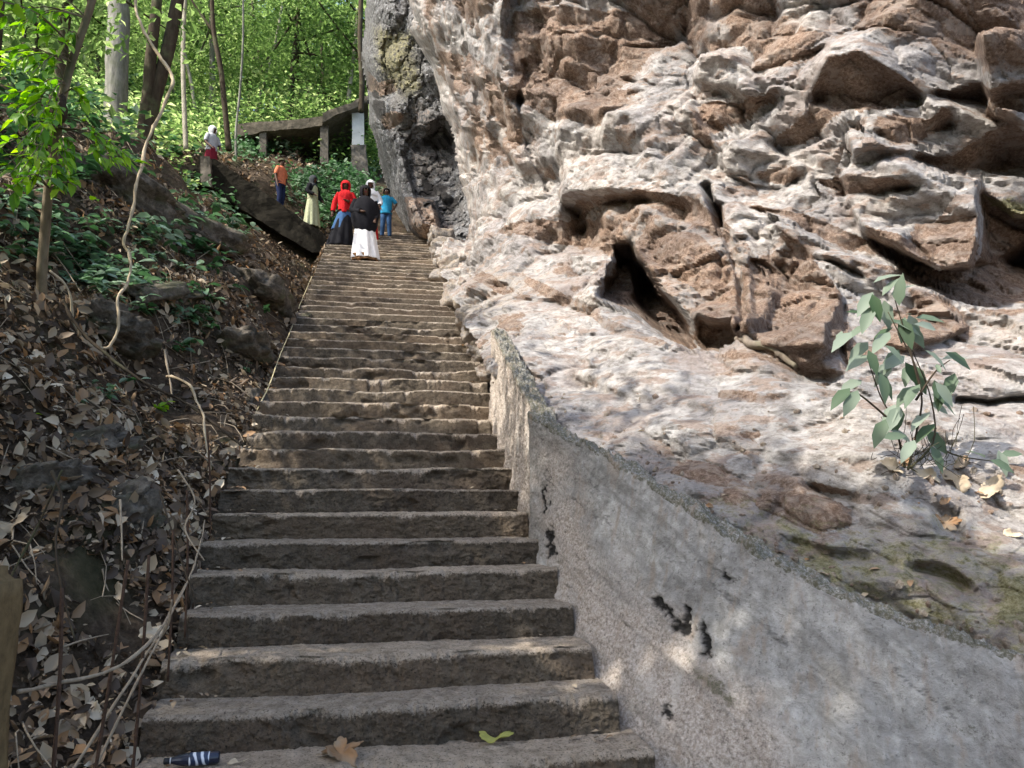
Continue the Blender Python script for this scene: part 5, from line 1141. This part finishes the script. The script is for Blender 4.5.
for i, (u0, v0, u1, v1, kd) in enumerate(LF):
    dy = rngS.normal()*.07; a = cp(u0, v0, dy); b = cp(u1, v1, dy-.04); B.append(a); Dr.append(b-a); L.append(min(np.linalg.norm(b-a)*1.1, .19)); T.append({0: rngS.uniform(.45, 1), 1: rngS.uniform(.1, .45), 2: 0}[kd]); Nr.append(np.array([-.35, -.6, .7])+runit(1, rngS)[0]*.4)
L = np.array(L); obj('leaves', leaf_mesh('leaves', np.array(B), np.array(Dr), np.array(Nr), L, L*.42, np.array(T), G_CLF, simple=False, droop=.18, cup=.3), t)
# weedy dry stems by the plant foot
parts = []; 
for i in range(46):
    a = cp(925+rngS.normal()*22, 462+rngS.normal()*8, rngS.normal()*.05); e = a+np.array([rngS.normal()*.10, -.02, abs(rngS.normal())*.14]); parts.append(tube(smooth_path([a, (a+e)/2+rngS.normal(size=3)*.02, e], 5), [.002]*5, 4, 0, 0, False))
obj('dry_shoots', mesh_from('dry_shoots', *merge(parts), BARK_D), t)

# dead wood caught in the rock crack
p = smooth_path([cliff_at(a, b)-rays(np.float64(a), np.float64(b))*.02 for a, b in ((734, 337), (752, 346), (776, 357), (798, 368))], 26); p = p+np.stack([fbm(p*4+7*q, 3, 8) for q in range(3)], 1)*.06
V, F = tube(p, .04*(1+.35*fbm(p*7, 3, 3))*np.linspace(1, .5, 26), 14, .5, 4); tag(obj('dead_log', mesh_from('dead_log', V, F, mat_bark('weathered_wood', (.08, .065, .05), (.24, .20, .16)))), 'weathered dead log wedged below the brown boulder in the cliff', 'log')

# ------------------------------------------------------------------ single big fallen leaves
def big_leaf(pos, size, lobes, tone, nrm_, rz, label, seed, curl=.25):
    rng = np.random.default_rng(seed); n = 72; V = [(0, 0, 0)]; rings = 4
    for r in range(1, rings+1):
        for i in range(n):
            a = 2*math.pi*i/n; rad = (.34+.50*abs(math.cos(a*lobes/2))**1.1+.16*abs(math.cos(a*lobes*1.5))) if lobes else math.sqrt(1/(math.cos(a)**2+(math.sin(a)/.5)**2)); rad *= 1+.06*math.sin(13*a+seed)+.05*rng.normal()*(r == rings)
            q = rad*r/rings*size*.5; V.append((q*math.cos(a), q*math.sin(a), curl*size*(r/rings)**2*(.35*math.sin(2*a+seed)+.3*math.cos(3*a+seed*2)+.2)))
    F = [(0, 1+i, 1+(i+1) % n) for i in range(n)]+[(1+(r-1)*n+i, 1+r*n+i, 1+r*n+(i+1) % n, 1+(r-1)*n+(i+1) % n) for r in range(1, rings) for i in range(n)]
    V = np.array(V); tn = np.clip(tone+fbm(V*(14/size*.15), 3, seed)*.14, 0, 1)
    me = mesh_from('fallen_leaf', V, F, LITTER if tone <= 1 else None, True, {'tone': tn}); o_ = obj('fallen_leaf', me, loc=pos)
    qn = Vector(nrm_).normalized().to_track_quat('Z', 'Y'); o_.rotation_mode = 'QUATERNION'; o_.rotation_quaternion = qn @ Matrix.Rotation(rz, 3, 'Z').to_quaternion()
    me.update(); s_ = o_.modifiers.new('thick', 'SOLIDIFY'); s_.thickness = .0015
    return tag(o_, label, 'leaf')
def on_z(u, v, z):
    r = rays(u, v); return Vector(CAM+r*((z-CAM[2])/r[2]))
o1_ = big_leaf(on_z(341, 753, .03), .21, 5, .55, (0, -.2, 1), .4, 'large curled tan leaf lying on the bottom landing near the bottle', 1, .35)
G_YL = mat_leaf('yellowing_leaf', [(0, (.16, .20, .05)), (1, (.50, .45, .12))], .2)
o2_ = big_leaf(on_z(496, 738, .022), .17, 0, .5, (0, -.2, 1), .1, 'yellow green leaf lying at the foot of the lowest riser', 2); o2_.data.materials[0] = G_YL; o2_.scale = (1, .5, 1)
o3_ = big_leaf(on_z(238, 762, .02), .08, 0, .9, (0, -.2, 1), .1, 'small pale leaf sliver on the landing right of the bottle', 3); o3_.scale = (1, .4, 1)
for i, (u, v, s_, tn, lb) in enumerate([(135, 580, .22, .95, 'big pale grey leaf standing up in the litter near the third step'), (118, 602, .20, .92, 'wide pale leaf just left of the rods in the litter'), (150, 640, .24, 1.0, 'large whitish leaf tilted against the end of the second step'), (193, 484, .20, 1.0, 'long cream leaf in the litter beside the seventh step'), (34, 365, .22, 1.0, 'white leaf alone on the upper litter at the left'), (140, 505, .13, .50, 'orange brown leaf upright in the middle of the litter'), (155, 510, .12, .8, 'pale green grey leaf next to the orange brown one'), (12, 534, .26, .80, 'broad mauve grey leaf at the left edge of the litter'), (70, 735, .26, .74, 'wide mauve leaf in the litter beside the lower rods'), (90, 720, .20, .96, 'crumpled whitish leaf between the two lowest rods'), (205, 330, .14, 1.0, 'small white leaf on the shadowed slope below the ground cover'), (118, 425, .12, .9, 'pale leaf on the litter under the small bright plant'), (222, 308, .12, .95, 'pale bluish leaf on the bank near the mid stairs'), (45, 640, .2, .72, 'grey curled leaf behind the brown pillar')]):
    p = on_hill(u, v); big_leaf(p+Vector((.02, -.04, .05)), s_*.62, 0, tn*.9, (rngS.normal()*.3+.2, -.75, .8), rngS.uniform(-.9, .9), lb, 20+i, .35)
# leaves on the cliff shelf
for i, (u, v, Y, s_, tn, lo_, lb) in enumerate([(946, 524, 4.02, .17, .66, 5, 'curled tan leaf standing on the mossy shelf of the cliff'), (893, 468, 4.45, .17, .98, 0, 'round pale leaf at the foot of the cliff plant'), (928, 475, 4.35, .17, .96, 0, 'pale dry leaf beside the round one under the cliff plant'), (955, 480, 4.3, .20, .92, 0, 'long grey dry leaf under the right side of the cliff plant'), (990, 487, 4.25, .22, .95, 0, 'large pale folded leaf at the right end of the leaf pile'), (960, 462, 4.4, .15, .74, 0, 'brown dry leaf behind the pale ones on the cliff shelf'), (905, 462, 4.5, .12, .6, 0, 'small brown leaf tucked under the plant stems on the shelf'), (1012, 533, 3.95, .10, 1.0, 0, 'cream leaf by the right edge of the photo on the mossy shelf'), (945, 500, 4.15, .09, .5, 0, 'small brown leaf above the curled tan leaf on the shelf'), (711, 508, 4.55, .07, .58, 0, 'tiny orange leaf caught where the wall meets the cliff')]):
    big_leaf(Vector(cliff_at(u, v)-rays(np.float64(u), np.float64(v))*.03), s_*.85, lo_, tn*.86, (-.3, -.75, .65), rngS.uniform(-1, 1), lb, 40+i, .3)

# ------------------------------------------------------------------ bottle
prof = [(-.115, 0), (-.115, .021), (-.108, .0255), (-.02, .026), (.02, .0255), (.048, .021), (.072, .0135), (.088, .0115), (.090, .0115)]
def lathe(pr, seg=36):
    V = []; 
    for z, r in pr:
        for i in range(seg): V.append((z, r*math.cos(2*math.pi*i/seg), r*math.sin(2*math.pi*i/seg)))
    return np.array(V), grid_faces(seg, len(pr), True)
bp = on_z(191, 761, .035); t = tag(empty('bottle', (bp.x, bp.y, .042), .06), 'dark navy plastic bottle lying on the bottom landing', 'bottle')
BOT = mat_plain('navy_plastic', (.012, .016, .035), .22, .2, 3, 0, .6); LABM = NT('bottle_label'); wv = LABM.n('ShaderNodeTexWave'); wv.inputs['Scale'].default_value = 9; wv.inputs['Distortion'].default_value = 7; wv.inputs['Detail'].default_value = 2; LABM.l(LABM.co, wv.inputs['Vector'])
LM = LABM.fin(LABM.ramp(wv.outputs['Fac'], [(.45, (.015, .03, .07)), (.62, (.05, .09, .18)), (.80, (.62, .66, .72))]), .3, None, .5)
V, F = lathe(prof); obj('bottle_body', mesh_from('bottle_body', V, F, BOT), t).scale = (-1, 1, 1)
V, F = lathe([(-.075, .0262), (-.074, .0268), (.005, .0268), (.006, .0262)]); obj('bottle_label', mesh_from('bottle_label', V, F, LM), t).scale = (-1, 1, 1)
V, F = lathe([(.086, .0), (.086, .0135), (.106, .0132), (.108, .011), (.108, 0)]); obj('bottle_cap', mesh_from('bottle_cap', V, F, mat_plain('dark_cap', (.02, .02, .022), .4, .2)), t).scale = (-1, 1, 1)
V, F = lathe([(.0785, .0128), (.0785, .0137), (.0835, .0135), (.0835, .0122)]); obj('neck_ring', mesh_from('neck_ring', V, F, mat_plain('pale_neck_ring', (.5, .5, .52), .4, .1)), t).scale = (-1, 1, 1)
